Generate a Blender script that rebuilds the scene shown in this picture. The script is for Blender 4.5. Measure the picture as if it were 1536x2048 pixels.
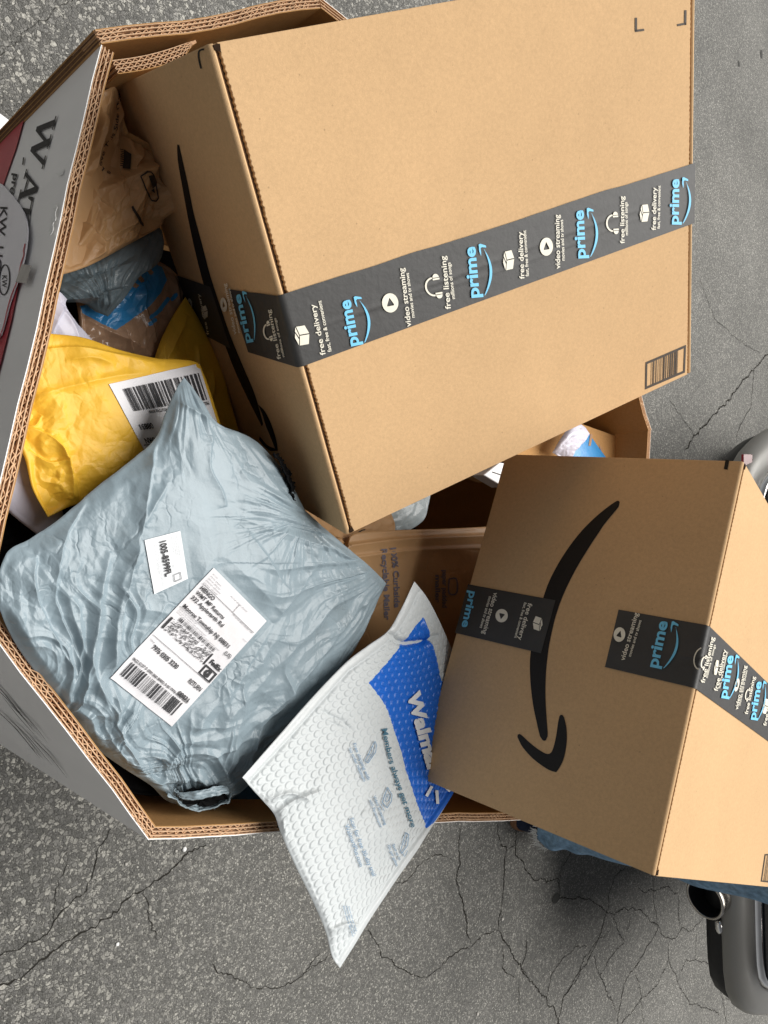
import bpy, bmesh, math, random
import numpy as np
from mathutils import Matrix, Vector

random.seed(7)
rng = np.random.default_rng(7)
S = bpy.context.scene
COL = S.collection
for o in list(bpy.data.objects):
    bpy.data.objects.remove(o)

# ---------------------------------------------------------------- camera
F_PX = 1538.0
PITCH = math.radians(46.0)
sp, cp = math.sin(PITCH), math.cos(PITCH)
CAM = np.array([0.0, 0.0, 1.57])
FWD = np.array([cp, 0.0, -sp])
RGT = np.array([sp, 0.0, cp])
UPV = np.array([0.0, 1.0, 0.0])
cd = bpy.data.cameras.new('camera')
cam = bpy.data.objects.new('camera', cd)
COL.objects.link(cam)
M = Matrix(((RGT[0], UPV[0], -FWD[0], CAM[0]), (RGT[1], UPV[1], -FWD[1], CAM[1]),
            (RGT[2], UPV[2], -FWD[2], CAM[2]), (0, 0, 0, 1)))
cam.matrix_world = M
cd.sensor_fit = 'VERTICAL'
cd.sensor_height = 36.0
cd.lens = 36.0 * F_PX / 2048.0
cd.clip_start = 0.02
cd.clip_end = 500.0
S.camera = cam
S.render.resolution_x = 768
S.render.resolution_y = 1024

# ---------------------------------------------------------------- world, sun, exposure
W = bpy.data.worlds.new("World")
S.world = W
W.use_nodes = True
nt = W.node_tree
bg = nt.nodes.get('Background') or nt.nodes.new('ShaderNodeBackground')
sky = nt.nodes.new('ShaderNodeTexSky')
sky.sky_type = 'NISHITA'
sky.sun_disc = False
SUN_EL, SUN_AZ = 60.0, 80.0          # azimuth clockwise from +Y
sky.sun_elevation = math.radians(SUN_EL)
sky.sun_rotation = math.radians(SUN_AZ)
sky.air_density = 0.6
sky.dust_density = 0.8
sky.ozone_density = 0.6
hs_ = nt.nodes.new('ShaderNodeHueSaturation')          # thin cloud: a whiter sky
hs_.inputs['Saturation'].default_value = 0.10
nt.links.new(sky.outputs[0], hs_.inputs['Color'])
nt.links.new(hs_.outputs[0], bg.inputs[0])
bg.inputs[1].default_value = 0.055
sd = bpy.data.lights.new('sun', 'SUN')
sd.energy = 4.7
sd.angle = math.radians(60)
sd.color = (1.0, 0.975, 0.935)
sun = bpy.data.objects.new('sun', sd)
COL.objects.link(sun)
el, az = math.radians(SUN_EL), math.radians(SUN_AZ)
sdir = Vector((math.cos(el) * math.sin(az), math.cos(el) * math.cos(az), math.sin(el)))
sun.rotation_euler = sdir.to_track_quat('Z', 'Y').to_euler()
sun.location = (3, 2, 8)
S.view_settings.view_transform = 'Standard'
S.view_settings.look = 'None'
S.view_settings.gamma = 1
S.view_settings.use_curve_mapping = False
S.view_settings.exposure = 0.24
S.render.engine = 'CYCLES'

# ---------------------------------------------------------------- survey helpers (photo pixel -> point in the place)
def ray(p):
    p = np.asarray(p, float)
    rx = (p[..., 0] - 768.0) / F_PX
    uy = (1024.0 - p[..., 1]) / F_PX
    return FWD + rx[..., None] * RGT + uy[..., None] * UPV

def at_z(px, py, z):
    r = ray((px, py))
    return CAM + r * ((z - CAM[2]) / r[2])

def at_x(px, py, x):
    r = ray((px, py))
    return CAM + r * (x / r[0])

def at_depth(px, py, d):
    return CAM + ray((px, py)) * d

def project(P):
    V = np.asarray(P, float) - CAM
    f = V @ FWD
    return np.stack([768 + F_PX * (V @ RGT) / f, 1024 - F_PX * (V @ UPV) / f], -1)

# ---------------------------------------------------------------- object helpers
def tag(o, label, cat=None, group=None, kind=None):
    if label:
        o['label'] = label
    if cat:
        o['category'] = cat
    if group:
        o['group'] = group
    if kind:
        o['kind'] = kind
    return o

def thing(name, label, cat, loc=(0, 0, 0), group=None):
    o = bpy.data.objects.new(name, None)
    o.empty_display_size = 0.05
    COL.objects.link(o)
    o.location = loc
    return tag(o, label, cat, group)

def origin_of(o):
    v = Vector((0, 0, 0))
    while o is not None:
        v = v + o.location
        o = o.parent
    return np.array(v)

def make(name, verts, faces, mat, parent=None, smooth=False, mats=None, face_mats=None):
    """verts in world coordinates, origin at the parent's origin"""
    verts = np.asarray(verts, float).reshape(-1, 3)
    off = origin_of(parent) if parent is not None else np.zeros(3)
    me = bpy.data.meshes.new(name)
    v = verts - off
    if isinstance(faces, np.ndarray) and faces.ndim == 2:
        n, k = faces.shape
        me.vertices.add(len(v))
        me.vertices.foreach_set('co', v.astype(np.float32).ravel())
        me.loops.add(n * k)
        me.loops.foreach_set('vertex_index', faces.astype(np.int32).ravel())
        me.polygons.add(n)
        me.polygons.foreach_set('loop_start', np.arange(0, n * k, k, dtype=np.int32))
        me.polygons.foreach_set('loop_total', np.full(n, k, dtype=np.int32))
        me.update(calc_edges=True)
    else:
        me.from_pydata([tuple(x) for x in v], [], [tuple(int(i) for i in f) for f in faces])
        me.update()
    me.validate()
    for m in (mats or [mat]):
        me.materials.append(m)
    if face_mats is not None and len(face_mats) == len(me.polygons):
        me.polygons.foreach_set('material_index', np.asarray(face_mats, dtype=np.int32))
    if smooth:
        me.polygons.foreach_set('use_smooth', np.ones(len(me.polygons), dtype=bool))
    o = bpy.data.objects.new(name, me)
    COL.objects.link(o)
    if parent is not None:
        o.parent = parent
    return o

class MB:
    def __init__(s):
        s.v = []; s.f = []
    def add(s, verts, faces):
        b = len(s.v)
        s.v += [tuple(map(float, x)) for x in verts]
        s.f += [tuple(i + b for i in f) for f in faces]
    def prism(s, poly, h):
        """closed polygon (3D pts) extruded by vector h"""
        n = len(poly)
        h = np.asarray(h, float)
        P = [np.asarray(p, float) for p in poly]
        s.add(P + [p + h for p in P], [tuple(range(n))[::-1], tuple(range(n, 2 * n))] +
              [(i, (i + 1) % n, n + (i + 1) % n, n + i) for i in range(n)])
    def box(s, o, a, b, c):
        o, a, b, c = [np.asarray(x, float) for x in (o, a, b, c)]
        s.prism([o, o + a, o + a + b, o + b], c)
    def tube(s, pts, rad, n=12, caps=True, axis=None):
        pts = [np.asarray(p, float) for p in pts]
        rr = rad if hasattr(rad, '__len__') else [rad] * len(pts)
        rings = []
        up = None
        for i, p in enumerate(pts):
            d = pts[min(i + 1, len(pts) - 1)] - pts[max(i - 1, 0)]
            if axis is not None: d = np.asarray(axis, float)
            d = d / (np.linalg.norm(d) + 1e-12)
            if up is None:
                up = np.array([0, 0, 1.0]) if abs(d[2]) < .9 else np.array([1.0, 0, 0])
            a = np.cross(up, d); a /= np.linalg.norm(a) + 1e-12
            b = np.cross(d, a)
            rings.append([p + rr[i] * (math.cos(t) * a + math.sin(t) * b) for t in np.linspace(0, 2 * math.pi, n, endpoint=False)])
        V = [q for r in rings for q in r]
        Fs = []
        for i in range(len(pts) - 1):
            for k in range(n):
                Fs.append((i * n + k, i * n + (k + 1) % n, (i + 1) * n + (k + 1) % n, (i + 1) * n + k))
        if caps:
            Fs.append(tuple(range(n))[::-1]); Fs.append(tuple((len(pts) - 1) * n + k for k in range(n)))
        s.add(V, Fs)
    def build(s, name, mat, parent=None, smooth=False):
        return make(name, np.array(s.v), s.f, mat, parent, smooth)

def bevel(o, w, seg=2, ang=40):
    m = o.modifiers.new('bevel', 'BEVEL')
    m.width = w; m.segments = seg; m.limit_method = 'ANGLE'; m.angle_limit = math.radians(ang)
    return o

# ---------------------------------------------------------------- noise
def _hash(i, j, seed):
    n = (i.astype(np.int64) * 374761393 + j.astype(np.int64) * 668265263 + seed * 982451653) & 0x7fffffff
    n = ((n ^ (n >> 13)) * 1274126177) & 0x7fffffff
    return ((n ^ (n >> 16)) & 0xffffff) / float(0xffffff)

def vnoise(x, y, seed=0):
    i, j = np.floor(x), np.floor(y)
    fx, fy = x - i, y - j
    fx = fx * fx * fx * (fx * (fx * 6 - 15) + 10); fy = fy * fy * fy * (fy * (fy * 6 - 15) + 10)
    a, b, c, d = _hash(i, j, seed), _hash(i + 1, j, seed), _hash(i, j + 1, seed), _hash(i + 1, j + 1, seed)
    return (a + (b - a) * fx) * (1 - fy) + (c + (d - c) * fx) * fy

def fbm(x, y, seed=0, o=3):
    r, a, t = 0, 1.0, 0
    for k in range(o):
        r = r + a * vnoise(x * 2 ** k, y * 2 ** k, seed + k * 17); t += a; a *= .5
    return r / t

def facet(x, y, seed=0):
    """piecewise flat facets with sharp creases (crumpled sheet)"""
    wx = x + .55 * (vnoise(x * .6, y * .6, seed + 5) - .5) * 2; wy = y + .55 * (vnoise(x * .6 + 9, y * .6 + 3, seed + 6) - .5) * 2
    X, Y = wx + wy * .577, wy * 1.1547
    i, j = np.floor(X), np.floor(Y)
    fx, fy = X - i, Y - j
    h00, h10, h01, h11 = _hash(i, j, seed), _hash(i + 1, j, seed), _hash(i, j + 1, seed), _hash(i + 1, j + 1, seed)
    return np.where(fx > fy, h00 + (h10 - h00) * fx + (h11 - h10) * fy, h00 + (h01 - h00) * fy + (h11 - h01) * fx) - .5

def ridged(x, y, seed=0):
    return 1 - np.abs(2 * vnoise(x, y, seed) - 1)

def crumple(U, V, size, slope, seed, octs=3, ang=0.0, stretch=1.0):
    ca, sa = math.cos(ang), math.sin(ang)
    A, B = (U * ca + V * sa) / stretch, -U * sa + V * ca
    r = 0
    for k in range(octs):
        L = size / 2.1 ** k
        r = r + slope * L * facet(A / L, B / L, seed + 31 * k) * (0.85 ** k)
    return r

def lin_ridge(x, y, seed=0):
    """ridges with straight flanks and sharp crests"""
    return 1 - np.abs(2 * (facet(x, y, seed) + .5) - 1)

def sstep(a, b, x):
    t = np.clip((x - a) / (b - a), 0, 1)
    return t * t * (3 - 2 * t)

def seg_dist(PX, poly):
    """distance (and signed side) from px array (...,2) to a pixel polyline"""
    d = np.full(PX.shape[:-1], 1e9); sg = np.zeros(PX.shape[:-1]); tt = np.zeros(PX.shape[:-1])
    P = [np.array(p, float) for p in poly]
    for k in range(len(P) - 1):
        a, b = P[k], P[k + 1]; e = b - a; L = np.linalg.norm(e)
        w = PX - a
        t = np.clip((w @ e) / (L * L), 0, 1)
        q = w - t[..., None] * e
        dd = np.linalg.norm(q, axis=-1)
        s = np.sign(e[0] * w[..., 1] - e[1] * w[..., 0])
        m = dd < d
        d = np.where(m, dd, d); sg = np.where(m, s, sg); tt = np.where(m, (k + t) / (len(P) - 1), tt)
    return d, sg, tt

def in_poly(PX, poly):
    x, y = PX[..., 0], PX[..., 1]
    r = np.zeros(x.shape, bool)
    n = len(poly)
    for i in range(n):
        x1, y1 = poly[i]; x2, y2 = poly[(i + 1) % n]
        if y1 == y2:
            continue
        c = ((y1 > y) != (y2 > y)) & (x < (x2 - x1) * (y - y1) / (y2 - y1) + x1)
        r ^= c
    return r

def resample(pts, n, smooth=True):
    P = np.array(pts, float)
    if smooth and len(P) > 2:
        Q = []
        E = np.vstack([2 * P[0] - P[1], P, 2 * P[-1] - P[-2]])
        for i in range(1, len(E) - 2):
            for t in np.linspace(0, 1, 12, endpoint=False):
                a, b, c, d = E[i - 1], E[i], E[i + 1], E[i + 2]
                Q.append(.5 * (2 * b + (c - a) * t + (2 * a - 5 * b + 4 * c - d) * t * t + (-a + 3 * b - 3 * c + d) * t ** 3))
        Q.append(P[-1]); P = np.array(Q)
    L = np.concatenate([[0], np.cumsum(np.linalg.norm(np.diff(P, axis=0), axis=1))])
    t = np.linspace(0, L[-1], n)
    return np.stack([np.interp(t, L, P[:, k]) for k in range(P.shape[1])], -1)

# ---------------------------------------------------------------- surfaces one can print on
class Flat:
    """a plane: origin, unit normal"""
    def __init__(s, o, n):
        s.o = np.asarray(o, float); n = np.asarray(n, float); s.n = n / np.linalg.norm(n)
        if s.n @ (CAM - s.o) < 0:
            s.n = -s.n
    def place(s, PX, off=0.0006):
        r = ray(np.asarray(PX, float))
        t = ((s.o - CAM) @ s.n) / (r @ s.n)
        return CAM + r * t[..., None] + s.n * off
    fine = 1.0

class Sheet:
    """a soft patch spanned between four boundary curves given as (px, py, height)"""
    def __init__(s, t0, t1, s0, s1, n, m, smooth=True, lift=0.0, sharp=0.45):
        s.n, s.m = n, m
        def c(pts, k):
            return resample([at_z(*p) for p in pts], k, smooth)
        A, B, C, D = c(t0, n + 1), c(t1, n + 1), c(s0, m + 1), c(s1, m + 1)
        S_, T_ = np.meshgrid(np.linspace(0, 1, n + 1), np.linspace(0, 1, m + 1), indexing='ij')
        s.S, s.T = S_, T_
        u, v = S_[..., None], T_[..., None]
        P = (1 - v) * A[:, None] + v * B[:, None] + (1 - u) * C[None] + u * D[None] - \
            ((1 - u) * (1 - v) * A[0] + u * (1 - v) * A[-1] + (1 - u) * v * B[0] + u * v * B[-1])
        s.pil = (4 * S_ * (1 - S_)) ** sharp * (4 * T_ * (1 - T_)) ** sharp
        du, dv = np.gradient(P, axis=0), np.gradient(P, axis=1)
        N = np.cross(du, dv)
        N /= np.linalg.norm(N, axis=-1, keepdims=True) + 1e-12
        if (N.mean((0, 1)) @ (CAM - P.mean((0, 1)))) < 0:
            N = -N
        for _ in range(8):
            N[1:-1, 1:-1] = (N[:-2, 1:-1] + N[2:, 1:-1] + N[1:-1, :-2] + N[1:-1, 2:] + N[1:-1, 1:-1]) / 5
        g = N.mean((0, 1)); g /= np.linalg.norm(g)
        N = N * .35 + g * .65
        N /= np.linalg.norm(N, axis=-1, keepdims=True) + 1e-12
        s.N = N
        s.P0 = P + N * (lift * s.pil)[..., None]
        s.U = S_ * (np.linalg.norm(np.diff(A, axis=0), axis=1).sum() + np.linalg.norm(np.diff(B, axis=0), axis=1).sum()) / 2
        s.V = T_ * (np.linalg.norm(np.diff(C, axis=0), axis=1).sum() + np.linalg.norm(np.diff(D, axis=0), axis=1).sum()) / 2
        s.px = project(s.P0)
        s.P = s.P0.copy()
        s.fine = 0.0022
        edge = np.minimum(np.minimum(S_, 1 - S_) * s.U.max(), np.minimum(T_, 1 - T_) * s.V.max())
        s.edge = edge
    def displace(s, h, blur=4):
        s.P = s.P + s.N * h[..., None]
        g = h
        for _ in range(2):
            for ax in (0, 1):
                c = np.cumsum(np.concatenate([np.repeat(np.take(g, [0], ax), blur + 1, ax), g, np.repeat(np.take(g, [-1], ax), blur, ax)], ax), ax)
                n_ = g.shape[ax]
                g = (np.take(c, range(2 * blur + 1, 2 * blur + 1 + n_), ax) - np.take(c, range(0, n_), ax)) / (2 * blur + 1)
        s.PL = s.P0 + s.N * g[..., None]
        s.px = project(s.PL)
        return s
    def recompute(s):
        du, dv = np.gradient(s.PL, axis=0), np.gradient(s.PL, axis=1)
        N = np.cross(du, dv); N /= np.linalg.norm(N, axis=-1, keepdims=True) + 1e-12
        s.NN = np.where(np.sum(N * s.N, -1, keepdims=True) < 0, -N, N)
    def _bil(s, A, x, y):
        x = np.clip(x, 0, s.n - 1e-6); y = np.clip(y, 0, s.m - 1e-6)
        i, j = x.astype(int), y.astype(int)
        fx, fy = (x - i)[..., None], (y - j)[..., None]
        return (A[i, j] * (1 - fx) + A[i + 1, j] * fx) * (1 - fy) + (A[i, j + 1] * (1 - fx) + A[i + 1, j + 1] * fx) * fy
    def inv(s, PX):
        PX = np.asarray(PX, float); sh = PX.shape[:-1]; Q = PX.reshape(-1, 2)
        si, sj = max(1, s.n // 30), max(1, s.m // 30)
        G = s.px[::si, ::sj]; g = G.reshape(-1, 2)
        x = np.empty(len(Q)); y = np.empty(len(Q))
        for a in range(0, len(Q), 4000):
            d = ((Q[a:a + 4000, None] - g[None]) ** 2).sum(-1).argmin(1)
            x[a:a + 4000] = (d // G.shape[1]) * si; y[a:a + 4000] = (d % G.shape[1]) * sj
        e = 1.0
        for _ in range(7):
            c = s._bil(s.px, x, y)
            dx = (s._bil(s.px, np.minimum(x + e, s.n), y) - s._bil(s.px, np.maximum(x - e, 0), y)) / (np.minimum(x + e, s.n) - np.maximum(x - e, 0))[:, None]
            dy = (s._bil(s.px, x, np.minimum(y + e, s.m)) - s._bil(s.px, x, np.maximum(y - e, 0))) / (np.minimum(y + e, s.m) - np.maximum(y - e, 0))[:, None]
            r = Q - c
            det = dx[:, 0] * dy[:, 1] - dx[:, 1] * dy[:, 0]
            det = np.where(np.abs(det) < 1e-6, 1e-6, det)
            x = np.clip(x + np.clip((r[:, 0] * dy[:, 1] - r[:, 1] * dy[:, 0]) / det, -15, 15), 0, s.n)
            y = np.clip(y + np.clip((dx[:, 0] * r[:, 1] - dx[:, 1] * r[:, 0]) / det, -15, 15), 0, s.m)
        return x.reshape(sh), y.reshape(sh)
    def place(s, PX, off=0.0008):
        x, y = s.inv(PX)
        return s._bil(s.PL, x, y) + s._bil(s.NN, x, y) * off
    def build(s, name, mat, parent, thick=0.02, mats=None, face_mats=None, back=4):
        n, m = s.n, s.m
        idx = np.arange((n + 1) * (m + 1)).reshape(n + 1, m + 1)
        Fq = np.stack([idx[:-1, :-1], idx[1:, :-1], idx[1:, 1:], idx[:-1, 1:]], -1).reshape(-1, 4)
        V = s.P.reshape(-1, 3)
        ii = np.unique(np.append(np.arange(0, n + 1, back), n)); jj = np.unique(np.append(np.arange(0, m + 1, back), m))
        B = s.P[np.ix_(ii, jj)] * 1.0
        pb = s.pil[np.ix_(ii, jj)]
        low = s.P0[np.ix_(ii, jj)]
        e = sstep(0, .25, pb)[..., None]
        B = B * (1 - e) + low * e - s.N[np.ix_(ii, jj)] * (thick * pb + .0004)[..., None]
        k = np.arange(len(ii) * len(jj)).reshape(len(ii), len(jj)) + len(V)
        Fb = np.stack([k[:-1, :-1], k[:-1, 1:], k[1:, 1:], k[1:, :-1]], -1).reshape(-1, 4)
        V = np.vstack([V, B.reshape(-1, 3)])
        fm = None
        if face_mats is not None:
            fm = np.concatenate([face_mats.reshape(-1), np.zeros(len(Fb), int)])
        return make(name, V, np.vstack([Fq, Fb]), mat, parent, True, mats, fm)

# ---------------------------------------------------------------- flat print: lettering and shapes mapped through photo pixels onto a surface
_glyph = {}
def glyphs(text, bold=0.0):
    key = (text, bold)
    if key in _glyph:
        return _glyph[key]
    cu = bpy.data.curves.new('t', 'FONT'); cu.body = text; cu.size = 1.0; cu.offset = bold; cu.resolution_u = 3
    ob = bpy.data.objects.new('t', cu); COL.objects.link(ob)
    dg = bpy.context.evaluated_depsgraph_get()
    me = bpy.data.meshes.new_from_object(ob.evaluated_get(dg))
    v = np.array([tuple(a.co) for a in me.vertices]).reshape(-1, 3)
    f = [tuple(p.vertices) for p in me.polygons]
    bpy.data.objects.remove(ob); bpy.data.curves.remove(cu); bpy.data.meshes.remove(me)
    _glyph[key] = (v[:, :2] if len(v) else np.zeros((0, 2)), f)
    return _glyph[key]

CAP = None
def cap_height():
    global CAP
    if CAP is None:
        CAP = glyphs('H')[0][:, 1].max()
    return CAP

class Print:
    """collects flat print of one colour on one surface"""
    def __init__(s, surf, off=0.0006):
        s.surf, s.off = surf, off; s.v = []; s.f = []
    def addpx(s, PX, faces, off=None):
        b = len(s.v)
        s.v += [tuple(p) for p in PX]
        s.f += [tuple(i + b for i in f) for f in faces]
    def text(s, text, p0=None, p1=None, h=10, path=None, bold=0.012, mirror=False):
        v, f = glyphs(text, bold)
        if not len(v):
            return
        P = resample(path if path else [p0, p1], 60)
        L = v[:, 0].max() - v[:, 0].min()
        x = (v[:, 0] - v[:, 0].min()) / L
        y = v[:, 1] / cap_height() * h
        t = x * 59; i = np.clip(t.astype(int), 0, 58); fr = (t - i)[:, None]
        base = P[i] * (1 - fr) + P[i + 1] * fr
        d = P[np.minimum(i + 1, 59)] - P[i]; d = d / np.linalg.norm(d, axis=1, keepdims=True)
        up = np.stack([d[:, 1], -d[:, 0]], -1)
        s.addpx(base + up * y[:, None], f)
    def textq(s, text, quad, x, y, w, h, bold=0.0):
        """text in a label: quad = px of TL,TR,BR,BL; x,y (top-left) w,h in label fractions"""
        v, f = glyphs(text, bold)
        if not len(v):
            return
        X = (v[:, 0] - v[:, 0].min()) / (v[:, 0].max() - v[:, 0].min()) * w + x
        Y = y + h - v[:, 1] / cap_height() * h
        s.addpx(bil(quad, X, Y), f)
    def rectq(s, quad, x, y, w, h, n=1, m=1):
        X, Y = np.meshgrid(np.linspace(x, x + w, n + 1), np.linspace(y, y + h, m + 1), indexing='ij')
        pts = bil(quad, X.ravel(), Y.ravel())
        s.addpx(pts, [(i * (m + 1) + j, (i + 1) * (m + 1) + j, (i + 1) * (m + 1) + j + 1, i * (m + 1) + j + 1) for i in range(n) for j in range(m)])
    def poly(s, pts):
        s.addpx(pts, [tuple(range(len(pts)))])
    def stroke(s, pts, w, n=None, taper=False):
        P = resample(pts, n or max(2, len(pts) * 4), smooth=len(pts) > 2 and (n is None or n < 60))
        d = np.gradient(P, axis=0); d /= np.linalg.norm(d, axis=1, keepdims=True) + 1e-9
        q = np.stack([d[:, 1], -d[:, 0]], -1)
        ww = np.full(len(P), w * .5)
        if taper:
            ww = ww * (np.sin(np.linspace(0.12, math.pi - .12, len(P))) ** .7)
        A, B = P + q * ww[:, None], P - q * ww[:, None]
        k = len(P)
        s.addpx(np.vstack([A, B]), [(i, i + 1, k + i + 1, k + i) for i in range(k - 1)])
    def icon(s, kind, c, ex, ey):
        """unit icon centred at c, ex = right half-axis, ey = up half-axis (px vectors)"""
        c, ex, ey = np.array(c, float), np.array(ex, float), np.array(ey, float)
        def m(pts):
            return [c + ex * a + ey * b for a, b in pts]
        if kind == 'play':
            n = 28
            out = [(math.cos(t), math.sin(t)) for t in np.linspace(0, 2 * math.pi, n, endpoint=False)]
            tri = [(-.32, .5), (-.32, -.5), (.55, 0)]
            def hit(a):
                d = np.array([math.cos(a), math.sin(a)]); best = 9
                for k in range(3):
                    p, q = np.array(tri[k]), np.array(tri[(k + 1) % 3]); e = q - p
                    det = -d[0] * e[1] + d[1] * e[0]
                    if abs(det) < 1e-9: continue
                    t = (-p[0] * e[1] + p[1] * e[0]) / det; u = (d[0] * p[1] - d[1] * p[0]) / det
                    if t > 0 and -1e-6 <= u <= 1 + 1e-6: best = min(best, t)
                return d * best
            inn = [tuple(hit(t)) for t in np.linspace(0, 2 * math.pi, n, endpoint=False)]
            s.addpx(m(out + inn), [(i, (i + 1) % n, n + (i + 1) % n, n + i) for i in range(n)])
        if kind == 'head':
            arc = [(math.cos(t) * .72, math.sin(t) * .85 - .05) for t in np.linspace(0.0, math.pi, 18)]
            a = [c + ex * p + ey * q for p, q in arc]
            s.stroke(a, np.linalg.norm(ex) * .14, n=24)
            for sx in (-1, 1):
                s.poly(m([(sx * .52, -.1), (sx * .66, -.1), (sx * .66, -.85), (sx * .52, -.85)]))
                s.poly(m([(sx * .72, -.12)] + [(sx * (.72 + .3 * math.sin(t)), -.47 + .35 * math.cos(t)) for t in np.linspace(.1, math.pi - .1, 8)] + [(sx * .72, -.82)]))
        if kind == 'parcel':
            s.poly(m([(-.85, .45), (.0, .25), (.0, -.85), (-.85, -.6)]))
            s.poly(m([(.1, .25), (.85, .5), (.85, -.5), (.1, -.85)]))
            s.poly(m([(-.82, .55), (-.3, .42), (.3, .75), (-.1, .85)]))
            s.poly(m([(-.12, .37), (.02, .33), (.82, .6), (.45, .72)]))
    def smile(s, p0, p1, h):
        """swoosh with an arrow tip below the word, same frame as the word"""
        p0, p1 = np.array(p0, float), np.array(p1, float)
        e = p1 - p0; up = np.array([e[1], -e[0]]) / np.linalg.norm(e) * h
        def m(a, b): return p0 + e * a + up * b
        T = np.linspace(0, 1, 22)
        cx = .03 + .9 * T
        cy = -.52 - .68 * np.sin(T * math.pi * .93) ** .9 - .12 * T
        th = .03 + .20 * np.sin(np.clip(T * 1.02 + .03, 0, 1) * math.pi) ** .7
        A = [m(x, y + t * .5) for x, y, t in zip(cx, cy, th)]; B = [m(x, y - t * .5) for x, y, t in zip(cx, cy, th)]
        k = len(A)
        s.addpx(A + B, [(i, i + 1, k + i + 1, k + i) for i in range(k - 1)])
        H = [(.80, -.50), (.90, -.36), (1.03, -.36), (1.045, -.50), (1.00, -1.0), (.96, -1.02), (.975, -.62), (.95, -.50), (.88, -.52)]
        P = [m(a, b) for a, b in H]
        s.addpx(P, [(0, 1, 8), (1, 7, 8), (1, 2, 7), (2, 3, 7), (3, 6, 7), (3, 4, 6), (4, 5, 6)])
    def build(s, name, mat, parent, label=None):
        if not s.v:
            return None
        P = np.array(s.v)
        if s.surf.fine < 0.5:          # soft surface: split long edges so that the print follows it
            bm = bmesh.new()
            vs = [bm.verts.new((p[0], p[1], 0)) for p in P]
            for f in s.f:
                try: bm.faces.new([vs[i] for i in f])
                except ValueError: pass
            bmesh.ops.triangulate(bm, faces=bm.faces[:])
            for _ in range(5):
                lim = 4.5
                es = [e for e in bm.edges if e.calc_length() > lim]
                if not es: break
                bmesh.ops.subdivide_edges(bm, edges=es, cuts=1)
                bmesh.ops.triangulate(bm, faces=[f for f in bm.faces if len(f.verts) > 3])
            bm.verts.index_update()
            P = np.array([(v.co.x, v.co.y) for v in bm.verts])
            F = [tuple(v.index for v in f.verts) for f in bm.faces]
            bm.free()
        else:
            F = s.f
        o = make(name, s.surf.place(P, s.off), F, mat, parent)
        if 'lettering' in name or 'marks' in name or 'print' in name: o['kind'] = 'stuff'
        if label: o['label'] = label
        return o

class Logos:
    """one object per printed logo"""
    def __init__(s, surf, off): s.surf, s.off, s.items = surf, off, []
    def text(s, *k, **kw):
        s.items.append(Print(s.surf, s.off)); s.items[-1].text(*k, **kw)
    def smile(s, *k): s.items[-1].smile(*k)
    def build(s, name, mat, parent):
        for p in s.items: p.build(name, mat, parent)

def bil(q, X, Y):
    q = np.array(q, float); X = np.asarray(X)[..., None]; Y = np.asarray(Y)[..., None]
    return (q[0] * (1 - X) + q[1] * X) * (1 - Y) + (q[3] * (1 - X) + q[2] * X) * Y

def patch(surf, quad, name, mat, parent, off=0.0006, n=20, m=30, curl=None):
    X, Y = np.meshgrid(np.linspace(0, 1, n + 1), np.linspace(0, 1, m + 1), indexing='ij')
    px = bil(quad, X, Y)
    P = surf.place(px, off)
    idx = np.arange((n + 1) * (m + 1)).reshape(n + 1, m + 1)
    Fq = np.stack([idx[:-1, :-1], idx[1:, :-1], idx[1:, 1:], idx[:-1, 1:]], -1).reshape(-1, 4)
    return make(name, P.reshape(-1, 3), Fq, mat, parent, True)

def bars(pr, quad, x, y, w, h, n, seed, m=1):
    r = random.Random(seed); t = 0.0; items = []
    while t < n:
        b = r.choice([1, 1, 1, 2, 2, 3]); g = r.choice([1, 1, 2, 2, 3]); items.append((t, b)); t += b + g
    for a, b in items:
        pr.rectq(quad, x + w * a / t, y, w * b / t * .92, h, 1, m)

# ---------------------------------------------------------------- materials
def new_mat(name):
    m = bpy.data.materials.new(name); m.use_nodes = True
    n = m.node_tree
    return m, n, n.nodes['Principled BSDF']

def nd(n, t, **k):
    x = n.nodes.new(t)
    for a, b in k.items():
        if a in x.inputs.keys(): x.inputs[a].default_value = b
        else: setattr(x, a, b)
    return x

def rgba(c): return (c[0], c[1], c[2], 1)

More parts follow.
